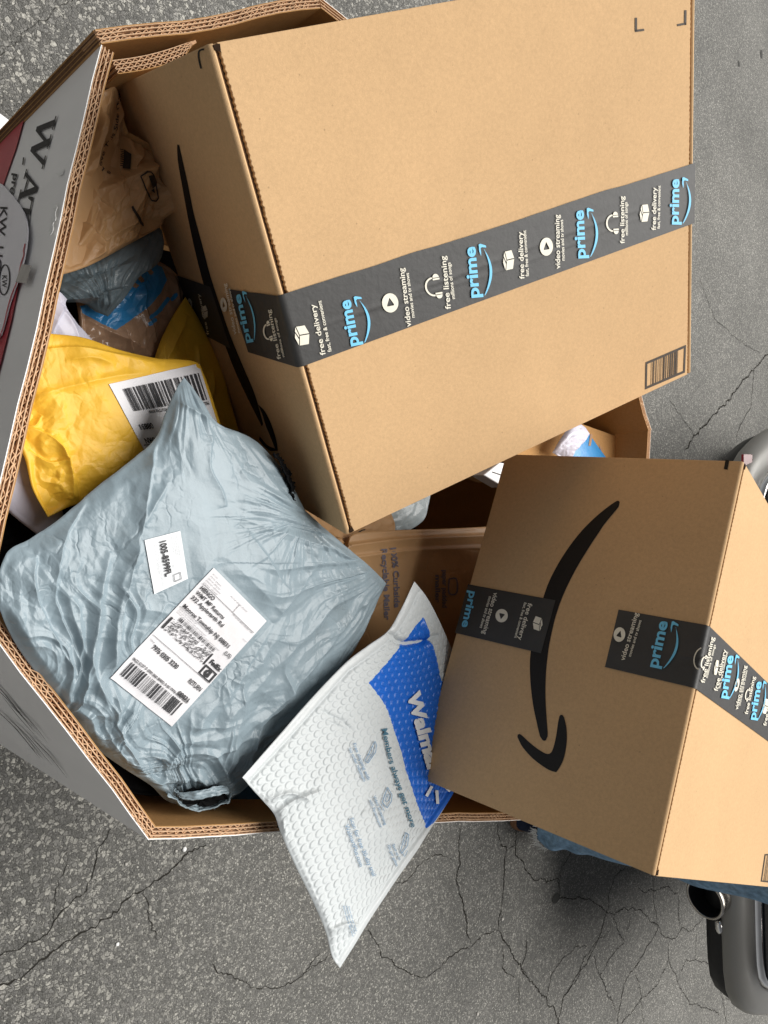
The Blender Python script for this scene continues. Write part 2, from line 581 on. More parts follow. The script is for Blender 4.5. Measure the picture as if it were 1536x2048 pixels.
def coat(name, col, rough=.6, var=.12, vscale=60, bump=0.0, bscale=400, spec=.4, metal=0.0, col2=None, c2scale=8, c2lo=.55, c2hi=.7, sheen=0, bump2=0.0, b2scale=60, trans=0.0, alpha=1.0, stretch=(1, 1, 1), detail=4):
    m, n, p = new_mat(name)
    tc = nd(n, 'ShaderNodeTexCoord')
    mp = nd(n, 'ShaderNodeMapping'); mp.inputs['Scale'].default_value = stretch
    n.links.new(tc.outputs['Object'], mp.inputs[0])
    nz = nd(n, 'ShaderNodeTexNoise', Scale=vscale, Detail=detail, Roughness=.6)
    n.links.new(mp.outputs[0], nz.inputs['Vector'])
    mr = nd(n, 'ShaderNodeMapRange'); mr.inputs[1].default_value = .3; mr.inputs[2].default_value = .7
    mr.inputs[3].default_value = 1 - var; mr.inputs[4].default_value = 1 + var
    n.links.new(nz.outputs[0], mr.inputs[0])
    mul = nd(n, 'ShaderNodeVectorMath', operation='SCALE')
    if col2 is not None:
        n2 = nd(n, 'ShaderNodeTexNoise', Scale=c2scale, Detail=5, Roughness=.6)
        n.links.new(tc.outputs['Object'], n2.inputs['Vector'])
        m2 = nd(n, 'ShaderNodeMapRange'); m2.inputs[1].default_value = c2lo; m2.inputs[2].default_value = c2hi
        n.links.new(n2.outputs[0], m2.inputs[0])
        mx = nd(n, 'ShaderNodeMix', data_type='RGBA'); mx.inputs[6].default_value = rgba(col); mx.inputs[7].default_value = rgba(col2)
        n.links.new(m2.outputs[0], mx.inputs[0]); n.links.new(mx.outputs[2], mul.inputs[0])
    else:
        mul.inputs[0].default_value = col
    n.links.new(mr.outputs[0], mul.inputs['Scale'])
    n.links.new(mul.outputs[0], p.inputs['Base Color'])
    p.inputs['Roughness'].default_value = rough; p.inputs['Metallic'].default_value = metal
    p.inputs['Specular IOR Level'].default_value = spec
    if trans: p.inputs['Transmission Weight'].default_value = trans
    if alpha < 1: p.inputs['Alpha'].default_value = alpha
    last = None
    for bb, sc in ((bump, bscale), (bump2, b2scale)):
        if bb:
            nb = nd(n, 'ShaderNodeTexNoise', Scale=sc, Detail=3)
            n.links.new(mp.outputs[0], nb.inputs['Vector'])
            b = nd(n, 'ShaderNodeBump', Strength=bb, Distance=.002)
            n.links.new(nb.outputs[0], b.inputs['Height'])
            if last: n.links.new(last.outputs[0], b.inputs['Normal'])
            last = b
    if last: n.links.new(last.outputs[0], p.inputs['Normal'])
    return m

def crinkled(name, col, rough=.35, scale=70, strength=.35, dist=.002, var=.06, spec=.5, fine=True, col2=None, c2=(.6, .75), c2scale=14, dirt=None):
    """film or paper with patches of fine creases (relief only)"""
    m, n, p = new_mat(name)
    tc = nd(n, 'ShaderNodeTexCoord')
    w = nd(n, 'ShaderNodeTexNoise', Scale=scale * .22, Detail=4)
    n.links.new(tc.outputs['Object'], w.inputs['Vector'])
    ad = nd(n, 'ShaderNodeMix', data_type='RGBA', blend_type='LINEAR_LIGHT'); ad.inputs[0].default_value = .07
    n.links.new(tc.outputs['Object'], ad.inputs[6]); n.links.new(w.outputs['Color'], ad.inputs[7])
    vo = nd(n, 'ShaderNodeTexVoronoi', feature='DISTANCE_TO_EDGE', Scale=scale * .5)
    n.links.new(ad.outputs[2], vo.inputs['Vector'])
    mr = nd(n, 'ShaderNodeMapRange'); mr.inputs[1].default_value = 0; mr.inputs[2].default_value = .10
    mr.inputs[3].default_value = -.55; mr.inputs[4].default_value = 0
    n.links.new(vo.outputs['Distance'], mr.inputs[0])
    pm_ = nd(n, 'ShaderNodeTexNoise', Scale=9, Detail=2); n.links.new(tc.outputs['Object'], pm_.inputs['Vector'])
    pr_ = nd(n, 'ShaderNodeMapRange'); pr_.inputs[1].default_value = .46; pr_.inputs[2].default_value = .62; n.links.new(pm_.outputs[0], pr_.inputs[0])
    mm = nd(n, 'ShaderNodeMath', operation='MULTIPLY'); n.links.new(mr.outputs[0], mm.inputs[0]); n.links.new(pr_.outputs[0], mm.inputs[1])
    r1 = nd(n, 'ShaderNodeTexNoise', Scale=scale * .33, Detail=5, Roughness=.62); r1.noise_type = 'RIDGED_MULTIFRACTAL'
    n.links.new(ad.outputs[2], r1.inputs['Vector'])
    r2 = nd(n, 'ShaderNodeTexNoise', Scale=scale * 1.6, Detail=4, Roughness=.6)
    n.links.new(tc.outputs['Object'], r2.inputs['Vector'])
    s1 = nd(n, 'ShaderNodeMath', operation='MULTIPLY_ADD'); s1.inputs[1].default_value = .55
    n.links.new(r1.outputs[0], s1.inputs[0]); n.links.new(mm.outputs[0], s1.inputs[2])
    s2 = nd(n, 'ShaderNodeMath', operation='MULTIPLY_ADD'); s2.inputs[1].default_value = .55
    n.links.new(r2.outputs[0], s2.inputs[0]); n.links.new(s1.outputs[0], s2.inputs[2])
    b = nd(n, 'ShaderNodeBump', Strength=strength, Distance=dist)
    n.links.new(s2.outputs[0], b.inputs['Height']); n.links.new(b.outputs[0], p.inputs['Normal'])
    nz = nd(n, 'ShaderNodeTexNoise', Scale=25, Detail=5)
    n.links.new(tc.outputs['Object'], nz.inputs['Vector'])
    mr = nd(n, 'ShaderNodeMapRange'); mr.inputs[1].default_value = .3; mr.inputs[2].default_value = .7
    mr.inputs[3].default_value = 1 - var; mr.inputs[4].default_value = 1 + var
    n.links.new(nz.outputs[0], mr.inputs[0])
    mul = nd(n, 'ShaderNodeVectorMath', operation='SCALE'); mul.inputs[0].default_value = col
    if col2 is not None:
        n2 = nd(n, 'ShaderNodeTexNoise', Scale=c2scale, Detail=6, Roughness=.7)
        n.links.new(tc.outputs['Object'], n2.inputs['Vector'])
        m2 = nd(n, 'ShaderNodeMapRange'); m2.inputs[1].default_value = c2[0]; m2.inputs[2].default_value = c2[1]
        n.links.new(n2.outputs[0], m2.inputs[0])
        mx = nd(n, 'ShaderNodeMix', data_type='RGBA'); mx.inputs[6].default_value = rgba(col); mx.inputs[7].default_value = rgba(col2)
        n.links.new(m2.outputs[0], mx.inputs[0]); n.links.new(mx.outputs[2], mul.inputs[0])
    n.links.new(mr.outputs[0], mul.inputs['Scale']); n.links.new(mul.outputs[0], p.inputs['Base Color'])
    p.inputs['Roughness'].default_value = rough; p.inputs['Specular IOR Level'].default_value = spec
    return m
# ================================================================ materials
def asphalt():
    m, n, p = new_mat('asphalt')
    tc = nd(n, 'ShaderNodeTexCoord')
    sep = nd(n, 'ShaderNodeSeparateXYZ'); n.links.new(tc.outputs['Object'], sep.inputs[0])
    wn = nd(n, 'ShaderNodeTexNoise', Scale=120, Detail=2); n.links.new(tc.outputs['Object'], wn.inputs['Vector'])
    wv = nd(n, 'ShaderNodeMix', data_type='RGBA', blend_type='LINEAR_LIGHT'); wv.inputs[0].default_value = .004
    n.links.new(tc.outputs['Object'], wv.inputs[6]); n.links.new(wn.outputs['Color'], wv.inputs[7])
    def stones(scale, lo, hi, keep):
        v = nd(n, 'ShaderNodeTexVoronoi', Scale=scale, feature='F1', Randomness=1.0)
        e = nd(n, 'ShaderNodeTexVoronoi', Scale=scale, feature='DISTANCE_TO_EDGE', Randomness=1.0)
        n.links.new(wv.outputs[2], v.inputs['Vector']); n.links.new(wv.outputs[2], e.inputs['Vector'])
        sc = nd(n, 'ShaderNodeSeparateColor'); n.links.new(v.outputs['Color'], sc.inputs[0])
        ed = nd(n, 'ShaderNodeMapRange'); ed.inputs[1].default_value = .04; ed.inputs[2].default_value = .13
        n.links.new(e.outputs['Distance'], ed.inputs[0])
        kp = nd(n, 'ShaderNodeMapRange'); kp.inputs[1].default_value = keep; kp.inputs[2].default_value = keep + .08
        n.links.new(sc.outputs[1], kp.inputs[0])
        mk = nd(n, 'ShaderNodeMath', operation='MULTIPLY'); n.links.new(ed.outputs[0], mk.inputs[0]); n.links.new(kp.outputs[0], mk.inputs[1])
        cr = nd(n, 'ShaderNodeValToRGB')
        cr.color_ramp.elements[0].color = (lo, lo * .98, lo * .90, 1); cr.color_ramp.elements[1].color = (hi, hi * .97, hi * .87, 1)
        el_ = cr.color_ramp.elements.new(.55); el_.color = (lo * 1.7, lo * 1.66, lo * 1.56, 1)
        n.links.new(sc.outputs[0], cr.inputs[0])
        return mk, cr
    mk1, c1 = stones(106, .13, .55, .10)
    mk2, c2 = stones(215, .12, .50, .12)
    base = nd(n, 'ShaderNodeTexNoise', Scale=350, Detail=6, Roughness=.75); n.links.new(tc.outputs['Object'], base.inputs['Vector'])
    br = nd(n, 'ShaderNodeValToRGB'); br.color_ramp.elements[0].color = (.045, .045, .043, 1); br.color_ramp.elements[1].color = (.26, .254, .23, 1)
    br.color_ramp.elements[0].position = .32; br.color_ramp.elements[1].position = .72
    n.links.new(base.outputs[0], br.inputs[0])
    # coarse where the binder has worn away (near the bin's near side), finer beyond
    ma = nd(n, 'ShaderNodeMath', operation='MULTIPLY_ADD'); ma.inputs[1].default_value = -1.1; ma.inputs[2].default_value = 0
    n.links.new(sep.outputs[0], ma.inputs[0])
    mb = nd(n, 'ShaderNodeMath', operation='MULTIPLY_ADD'); mb.inputs[1].default_value = .35
    n.links.new(sep.outputs[1], mb.inputs[0]); n.links.new(ma.outputs[0], mb.inputs[2])
    ln = nd(n, 'ShaderNodeTexNoise', Scale=2.3, Detail=3); n.links.new(tc.outputs['Object'], ln.inputs['Vector'])
    mc = nd(n, 'ShaderNodeMath', operation='ADD'); n.links.new(mb.outputs[0], mc.inputs[0]); n.links.new(ln.outputs[0], mc.inputs[1])
    cm = nd(n, 'ShaderNodeMapRange'); cm.inputs[1].default_value = -1.0; cm.inputs[2].default_value = -.35; cm.inputs[3].default_value = .15
    n.links.new(mc.outputs[0], cm.inputs[0])
    mk1b = nd(n, 'ShaderNodeMath', operation='MULTIPLY'); n.links.new(mk1.outputs[0], mk1b.inputs[0]); n.links.new(cm.outputs[0], mk1b.inputs[1])
    x1 = nd(n, 'ShaderNodeMix', data_type='RGBA'); n.links.new(mk2.outputs[0], x1.inputs[0]); n.links.new(br.outputs[0], x1.inputs[6]); n.links.new(c2.outputs[0], x1.inputs[7])
    x2 = nd(n, 'ShaderNodeMix', data_type='RGBA'); n.links.new(mk1b.outputs[0], x2.inputs[0]); n.links.new(x1.outputs[2], x2.inputs[6]); n.links.new(c1.outputs[0], x2.inputs[7])
    # broad stains
    bn = nd(n, 'ShaderNodeTexNoise', Scale=1.7, Detail=5, Roughness=.6); n.links.new(tc.outputs['Object'], bn.inputs['Vector'])
    bm_ = nd(n, 'ShaderNodeMapRange'); bm_.inputs[1].default_value = .3; bm_.inputs[2].default_value = .7; bm_.inputs[3].default_value = .82; bm_.inputs[4].default_value = 1.18
    n.links.new(bn.outputs[0], bm_.inputs[0])
    sc_ = nd(n, 'ShaderNodeVectorMath', operation='SCALE'); n.links.new(x2.outputs[2], sc_.inputs[0]); n.links.new(bm_.outputs[0], sc_.inputs['Scale'])
    n.links.new(sc_.outputs[0], p.inputs['Base Color'])
    hh = nd(n, 'ShaderNodeMath', operation='ADD'); n.links.new(mk1b.outputs[0], hh.inputs[0])
    h2 = nd(n, 'ShaderNodeMath', operation='MULTIPLY_ADD'); h2.inputs[1].default_value = .6
    n.links.new(mk2.outputs[0], h2.inputs[0]); n.links.new(base.outputs[0], h2.inputs[2]); n.links.new(h2.outputs[0], hh.inputs[1])
    b = nd(n, 'ShaderNodeBump', Strength=.9, Distance=.003); n.links.new(hh.outputs[0], b.inputs['Height']); n.links.new(b.outputs[0], p.inputs['Normal'])
    p.inputs['Roughness'].default_value = .75; p.inputs['Specular IOR Level'].default_value = .35
    return m

def kraft(name, col, var=.07, bump=.25):
    m, n, p = new_mat(name)
    tc = nd(n, 'ShaderNodeTexCoord')
    a = nd(n, 'ShaderNodeTexNoise', Scale=260, Detail=6, Roughness=.7)
    b = nd(n, 'ShaderNodeTexNoise', Scale=900, Detail=2, Roughness=.6)
    c = nd(n, 'ShaderNodeTexNoise', Scale=5, Detail=4, Roughness=.55)
    for q in (a, b, c): n.links.new(tc.outputs['Object'], q.inputs['Vector'])
    s1 = nd(n, 'ShaderNodeMath', operation='MULTIPLY_ADD'); s1.inputs[1].default_value = .6
    n.links.new(b.outputs[0], s1.inputs[0]); n.links.new(a.outputs[0], s1.inputs[2])
    s2 = nd(n, 'ShaderNodeMath', operation='MULTIPLY_ADD'); s2.inputs[1].default_value = .55
    n.links.new(c.outputs[0], s2.inputs[0]); n.links.new(s1.outputs[0], s2.inputs[2])
    mr = nd(n, 'ShaderNodeMapRange'); mr.inputs[1].default_value = .78; mr.inputs[2].default_value = 1.37; mr.inputs[3].default_value = 1 - var * 1.6; mr.inputs[4].default_value = 1 + var * 1.6
    n.links.new(s2.outputs[0], mr.inputs[0])
    mul = nd(n, 'ShaderNodeVectorMath', operation='SCALE'); mul.inputs[0].default_value = col
    n.links.new(mr.outputs[0], mul.inputs['Scale'])
    # sparse dark specks
    v = nd(n, 'ShaderNodeTexVoronoi', Scale=55); n.links.new(tc.outputs['Object'], v.inputs['Vector'])
    sp_ = nd(n, 'ShaderNodeMapRange'); sp_.inputs[1].default_value = .03; sp_.inputs[2].default_value = .06; sp_.inputs[3].default_value = .72; sp_.inputs[4].default_value = 1
    n.links.new(v.outputs['Distance'], sp_.inputs[0])
    m2 = nd(n, 'ShaderNodeVectorMath', operation='SCALE'); n.links.new(mul.outputs[0], m2.inputs[0]); n.links.new(sp_.outputs[0], m2.inputs['Scale'])
    n.links.new(m2.outputs[0], p.inputs['Base Color'])
    bp = nd(n, 'ShaderNodeBump', Strength=bump, Distance=.0006); n.links.new(s2.outputs[0], bp.inputs['Height']); n.links.new(bp.outputs[0], p.inputs['Normal'])
    lw = nd(n, 'ShaderNodeTexNoise', Scale=7, Detail=2); n.links.new(tc.outputs['Object'], lw.inputs['Vector'])
    lb_ = nd(n, 'ShaderNodeBump', Strength=.55, Distance=.006); n.links.new(lw.outputs[0], lb_.inputs['Height']); n.links.new(bp.outputs[0], lb_.inputs['Normal'])
    n.links.new(lb_.outputs[0], p.inputs['Normal'])
    p.inputs['Roughness'].default_value = .8; p.inputs['Specular IOR Level'].default_value = .10
    return m

MAT = dict(
    asphalt=asphalt(),
    crack=coat('crack_shade', (.028, .026, .022), .95, .3, 300, spec=.1),
    oil=coat('oil_spot', (.05, .05, .046), .8, .35, 500, spec=.2),
    pebble=coat('pebble', (.5, .48, .44), .8, .2, 300),
    kraft=kraft('carton_kraft', (.575, .378, .203), .075),
    kraft_bin=kraft('bin_kraft', (.42, .235, .095), .09),
    flute=coat('flute_paper', (.60, .37, .215), .8, .15, 300, spec=.2),
    liner_edge=coat('liner_edge', (.60, .40, .25), .8, .15, 300, spec=.2),
    cut_edge=coat('cut_edge', (.16, .09, .05), .9, .3, 400, spec=.1),
    bin_white=coat('bin_print_white', (.90, .89, .88), .42, .05, 9, bump=.08, bscale=240, spec=.5, stretch=(1, 1, .12)),
    bin_red=coat('bin_print_red', (.50, .03, .05), .42, .08, 12, spec=.5),
    white_paper=coat('white_paper', (.80, .79, .80), .6, .03, 30, bump=.1, bscale=90, spec=.3),
    sticker=coat('sticker_paper', (.86, .84, .88), .4, .03, 20, bump=.1, bscale=30, spec=.5),
    torn=coat('torn_white', (.82, .82, .80), .8, .06, 90, bump=.6, bscale=200, spec=.2),
    clear_tape=coat('clear_tape', (.42, .39, .36), .15, .2, 60, bump=.2, bscale=120, spec=.6),
    ink=coat('black_ink', (.018, .017, .018), .6, .1, 100, spec=.3),
    ink_soft=coat('grey_ink', (.12, .12, .12), .6, .3, 200, spec=.3),
    smile_ink=coat('carton_ink', (.012, .010, .009), .62, .15, 300, spec=.25),
    mark_ink=coat('carton_mark_ink', (.045, .032, .022), .6, .2, 300, spec=.25),
    tape=coat('branded_tape', (.042, .041, .040), .5, .08, 40, bump=.15, bscale=160, spec=.35),
    tape_white=coat('tape_white_ink', (.78, .74, .62), .5, .06, 120, spec=.4),
    tape_blue=coat('tape_blue_ink', (.16, .55, .82), .5, .05, 120, spec=.4),
)

# ================================================================ ground
g = MB(); g.box((-25, -30, -.3), (60, 0, 0), (0, 60, 0), (0, 0, .3))
ground = g.build('ground', MAT['asphalt'])
ground['kind'] = 'structure'

CRACKS = [
 [(412,1690,3),(386,1703),(328,1750),(284,1779),(237,1816),(182,1852),(120,1899),(66,1940),(11,1972),(-40,2000)],
 [(288,1779,1.6),(292,1808),(301,1845),(315,1880)],
 [(224,1655,1.8),(219,1673),(199,1699),(182,1750),(165,1790),(146,1797),(102,1856),(66,1878),(22,1903),(-30,1925)],
 [(419,1925,2),(452,1947),(488,1961),(518,1976),(560,1972),(600,1955),(640,1925),(675,1900)],
 [(735,1853,2.6),(764,1909),(795,1937),(838,1958),(873,1941),(912,1909),(940,1892),(967,1870),(998,1861)],
 [(920,1655,2),(920,1710),(914,1745),(918,1784),(926,1812),(942,1886)],
 [(787,1767,1.8),(813,1761),(834,1738),(858,1714),(879,1708),(905,1722)],
 [(994,1645,1.8),(1002,1687),(1012,1698),(1008,1757),(1000,1835),(998,1861)],
 [(1030,1645,2),(1033,1706),(1049,1734),(1068,1757),(1092,1761),(1115,1761),(1119,1777)],
 [(1012,1698,1.6),(1033,1691)],
 [(1143,1700,1.6),(1123,1738),(1119,1777),(1119,1794),(1166,1796),(1200,1812),(1226,1830)],
 [(998,1861,2.2),(1014,1886),(1033,1921),(1053,1948),(1076,1980),(1092,1999),(1115,2030),(1125,2060)],
 [(1053,1870,1.5),(1051,1913),(1041,1937),(1053,1948)],
 [(1006,1890,1.5),(1006,1937),(1030,1956)],
 [(1219,1860,1.6),(1200,1878),(1170,1913),(1158,1948),(1127,1995),(1117,2034),(1112,2060)],
 [(1174,1892,1.3),(1151,1894),(1123,1921),(1104,1948),(1092,1999)],
 [(1251,1737,1.8),(1230,1752),(1219,1788),(1217,1817),(1204,1861),(1183,1908),(1161,1947),(1125,2002)],
 [(1226,1830,1.8),(1248,1817),(1280,1821),(1298,1839),(1317,1853),(1288,1908),(1248,1969),(1237,2034),(1236,2060)],
 [(1317,1853,1.6),(1331,1877),(1353,1877),(1364,1857),(1385,1861),(1407,1835)],
 [(1226,1835,1.5),(1248,1882),(1215,1926),(1201,1951),(1212,1984),(1226,2002),(1236,2030)],
 [(1188,1908,1.3),(1194,1937),(1201,1951)],
 [(1262,1824,1.1),(1259,1850),(1248,1882)],
 [(1338,1879,1.6),(1338,1918),(1317,1966),(1284,1998),(1255,2034),(1240,2052)],
 [(1338,1918,1.5),(1356,1962),(1364,1984),(1385,2009),(1411,2013),(1440,2030)],
 [(1356,1962,1.4),(1371,1922),(1396,1922),(1422,1929)],
 [(1277,1774,1.6),(1290,1784),(1306,1781),(1335,1774),(1356,1788),(1360,1853)],
 [(1306,1759,1.3),(1308,1803),(1315,1852)],
 [(1422,1925,1.5),(1425,1947),(1443,1987),(1450,2027),(1455,2060)],
 [(1394,1853,1.2),(1391,1918)],
 [(1270,1947,1.3),(1280,1976),(1282,1998),(1288,2055)],
 [(1038,1962,1.0),(1040,2034)],
 [(1450,1998,1.2),(1490,2003),(1536,2030)],
 [(1560,690,4),(1536,708),(1506,741),(1484,765),(1458,800),(1419,839),(1393,868),(1370,900)],
 [(1508,741,2),(1502,813),(1480,850),(1472,880)],
 [(640,1905,2),(600,1955)],
 [(1400,560,1.2),(1430,640),(1490,690),(1520,705)],
 [(1340,800,1.2),(1390,870)],
 [(-20,130,1.0),(60,60),(120,20),(190,-30)],
 [(140,1700,1.2),(120,1760),(102,1856)],
]
_rc = random.Random(5)
for line in CRACKS:
    w = line[0][2] / 1000.0 * (1.35 if line[0][0] < 900 else 2.5)
    pts = [at_z(q[0], q[1], .0012) for q in line]
    L = sum(np.linalg.norm(pts[i + 1] - pts[i]) for i in range(len(pts) - 1))
    P = resample(pts, max(6, int(L / .007)), smooth=False)
    k = len(P)
    d = np.gradient(P, axis=0); d /= np.linalg.norm(d, axis=1, keepdims=True) + 1e-9
    q = np.stack([d[:, 1], -d[:, 0], 0 * d[:, 0]], -1)
    wob = np.array([_rc.gauss(0, .0022) for _ in range(k)]); wob[0] = wob[-1] = 0
    low = (vnoise(np.arange(k) * .18, np.full(k, len(line) * 3.1), 77 + len(line)) - .5) * .014
    low *= np.minimum(1, np.minimum(np.arange(k), np.arange(k)[::-1]) / 4.0)
    P = P + q * (wob + low)[:, None]
    ww = np.array([w * _rc.uniform(.25, 1.15) for _ in range(k)]) * (.45 + .55 * np.minimum(1, np.minimum(np.arange(k), np.arange(k)[::-1]) / 5.0))
    V = np.vstack([P + q * ww[:, None] * .5, P - q * ww[:, None] * .5])
    make('crack', V, [(i, i + 1, k + i + 1, k + i) for i in range(k - 1)], MAT['crack'], ground)
for px, py, r, st in ((1478, 128, .011, 2.2), (1523, 108, .015, 2.4), (1112, 1797, .022, 1.2), (705, 1806, .012, 1.2)):
    c = at_z(px, py, .0016); n = 22
    V = [c + np.array([math.cos(t) * r * (1 + .25 * _rc.random()), math.sin(t) * r * st * .6 * (1 + .25 * _rc.random()), 0]) for t in np.linspace(0, 6.28, n, endpoint=False)]
    make('oil_spot', V, [tuple(range(n))], MAT['oil'], ground)

# loose grit
def pebble(px, py, r, name='pebble', label=None, mat='pebble', flat=.5):
    c = at_z(px, py, 0)
    bm = bmesh.new(); bmesh.ops.create_icosphere(bm, subdivisions=2, radius=r)
    for v in bm.verts:
        v.co *= 1 + .22 * (_rc.random() - .5); v.co.z *= flat
    V = np.array([tuple(v.co) for v in bm.verts]) + c + np.array([0, 0, r * flat * .8]); F = [tuple(v.index for v in f.verts) for f in bm.faces]
    bm.free()
    o = make(name, V, F, MAT[mat], None, True)
    return tag(o, label, 'pebble')
pebble(368, 1698, .0058, label='round white pebble on the asphalt just below the bin\'s lower corner', mat='torn')
pebble(352, 1702, .0034, label='tiny pale grit beside the round white pebble under the bin corner', mat='pebble')
pebble(234, 1888, .0042, label='small square white chip on the asphalt at the lower left', mat='torn', flat=.6)
pebble(252, 1728, .0036, label='little pale stone between the two long cracks below the bin', mat='pebble')
pebble(1004, 1838, .006, label='pale buff stone lying on a crack below the large upright carton', mat='pebble')
pebble(954, 2028, .006, label='light stone at the bottom edge of the asphalt', mat='pebble')

# white scrap at the far left
q = [at_z(-30, 215, .012), at_z(-6, 224, .006), at_z(24, 246, .004), at_z(6, 264, .006), at_z(-40, 300, .02)]
sc_ = MB(); sc_.prism(q, (0, 0, .002))
tag(sc_.build('paper_scrap', MAT['white_paper']), 'bright white scrap of card on the asphalt at the left edge beside the bin', 'paper')

# ================================================================ the bin
RIM = .85
D = .72
PG = np.array([.283, -.113]) * D; PC = np.array([.511, -.458]) * D; PD = np.array([1.60, -.726]) * D
PM = np.array([1.93, -.30]) * D; PL = np.array([1.975, .223]) * D; PK = np.array([1.62, .80]) * D
PE = np.array([.813, .859]) * D; PA = np.array([.443, .624]) * D
bin_ = thing('watermelon_bin', 'large open octagonal cardboard bin with white printed outside, full of parcels', 'cardboard bin', (PG[0] + .5, 0, 0))
cen = (PG + PC + PD + PM + PL + PK + PE + PA) / 8

def inward(a, b):
    e = b - a; n = np.array([-e[1], e[0]]); n /= np.linalg.norm(n)
    return n if n @ (cen - (a + b) / 2) > 0 else -n

A_out = PA + (-inward(PA, PE)) * .013
CH = [A_out, PE, PK, PL, PM, PD, PC, PG, PA]
NW = len(CH) - 1
NR = [inward(CH[i], CH[i + 1]) for i in range(NW)]

def ring(off):
    """offset (inwards) corner points of the open chain"""
    out = [CH[0] + NR[0] * off]
    for i in range(1, NW):
        a, b = NR[i - 1], NR[i]
        k = off / (1 + a @ b)
        out.append(CH[i] + (a + b) * k)
    out.append(CH[-1] + NR[-1] * off)
    return out

def rimz(i, u):
    base = RIM + .0018 * math.sin(i * 3.1 + u * 9) + .0014 * math.sin(u * 31 + i) + .0010 * math.sin(u * 83 + 2 * i)
    if i == 7: base -= .010 * math.exp(-((u - .64) / .07) ** 2)      # crushed spot in the near wall
    return base

def warp(i, u):
    amp = .0010 if i in (7, 6) else .004
    w = math.sin(math.pi * u) * amp * math.sin(u * 5 + i)
    if i == 7: w += .003 * math.exp(-((u - .64) / .05) ** 2)
    return w

def wall_sheet(mb, i, o0, o1, z0, step=.035, drop=0.0):
    """one liner of wall i between inward offsets o0<o1, from z0 to the rim"""
    r0, r1 = ring(o0), ring(o1)
    L = np.linalg.norm(CH[i + 1] - CH[i]); n = max(2, int(L / step))
    V = []; Fc = []
    for k in range(n + 1):
        u = k / n
        w = NR[i] * warp(i, u)
        a = r0[i] * (1 - u) + r0[i + 1] * u + w; b = r1[i] * (1 - u) + r1[i + 1] * u + w
        z = rimz(i, u) - drop
        V += [(a[0], a[1], z0), (b[0], b[1], z0), (b[0], b[1], z), (a[0], a[1], z)]
    for k in range(n):
        p_, q_ = 4 * k, 4 * (k + 1)
        for j in range(4):
            Fc.append((p_ + j, p_ + (j + 1) % 4, q_ + (j + 1) % 4, q_ + j))
    Fc += [(0, 3, 2, 1), (4 * n, 4 * n + 1, 4 * n + 2, 4 * n + 3)]
    mb.add(V, Fc)

def flutes(mb, i, o0, o1, z0, pitch, t=.00045, u0=0.0, u1=1.0, phase=0):
    r0, r1 = ring(o0), ring(o1)
    L = np.linalg.norm(CH[i + 1] - CH[i]) * (u1 - u0); n = int(L / pitch * 2)
    rr = random.Random(int(o0 * 1e5) + i)
    prev = None
    for k in range(n + 1):
        u = u0 + (u1 - u0) * (k / n)
        ju = min(1, max(0, u + rr.uniform(-.0012, .0012) / L))
        w = NR[i] * warp(i, ju)
        r = (r0 if (k + phase) % 2 else r1)
        p_ = r[i] * (1 - ju) + r[i + 1] * ju + w
        z = rimz(i, ju) - .0004 - rr.uniform(0, .0030) * (1 if rr.random() < .75 else 2)
        if prev is not None:
            a, za = prev
            d = p_ - a; q_ = np.array([-d[1], d[0]]); q_ = q_ / np.linalg.norm(q_) * t
            mb.add([(a[0] - q_[0], a[1] - q_[1], z0), (p_[0] - q_[0], p_[1] - q_[1], z0), (p_[0] + q_[0], p_[1] + q_[1], z0), (a[0] + q_[0], a[1] + q_[1], z0),
                    (a[0] - q_[0], a[1] - q_[1], za), (p_[0] - q_[0], p_[1] - q_[1], z), (p_[0] + q_[0], p_[1] + q_[1], z), (a[0] + q_[0], a[1] + q_[1], za)],
                   [(4, 5, 6, 7), (0, 1, 5, 4), (1, 2, 6, 5), (2, 3, 7, 6), (3, 0, 4, 7)])
        prev = (p_, z)

DEEP = RIM - .035
for i in range(NW):
    three = i in (0, 1)
    panel = MB(); wall_sheet(panel, i, .0112, .0122, .02)
    pn = panel.build('wall_panel', MAT['kraft_bin'], bin_)
    out = MB(); wall_sheet(out, i, -.0009, .0, .0, drop=.0004)
    if i == 0:
        out.build('outer_liner', MAT['kraft_bin'], pn)
    else:
        out.build('outer_liner', MAT['bin_white'], pn)
    mid = MB()
    cuts = [.0002, .0038, .0076, .0112] if three else [.0002, .0030, .0070, .0112]
    for c in cuts[1:-1]:
        wall_sheet(mid, i, c - .0005, c + .0005, DEEP - .02)
    wall_sheet(mid, i, .0002, .0009, DEEP - .02)
    wall_sheet(mid, i, .0104, .0111, DEEP - .02)
    mid.build('middle_liner', MAT['liner_edge'], pn)
    fl = MB()
    for k in range(3):
        if not three and k == 0:
            flutes(fl, i, cuts[k] + .0008, cuts[k + 1] - .0006, DEEP, .0062, phase=k)
        else:
            flutes(fl, i, cuts[k] + .0008, cuts[k + 1] - .0006, DEEP, .0086 if not three else .0078, phase=k)
    fo = fl.build('flute', MAT['flute'], pn)
    core = MB(); wall_sheet(core, i, .0010, .0103, .0, drop=.034)
    core.build('wall_core', MAT['cut_edge'], pn)

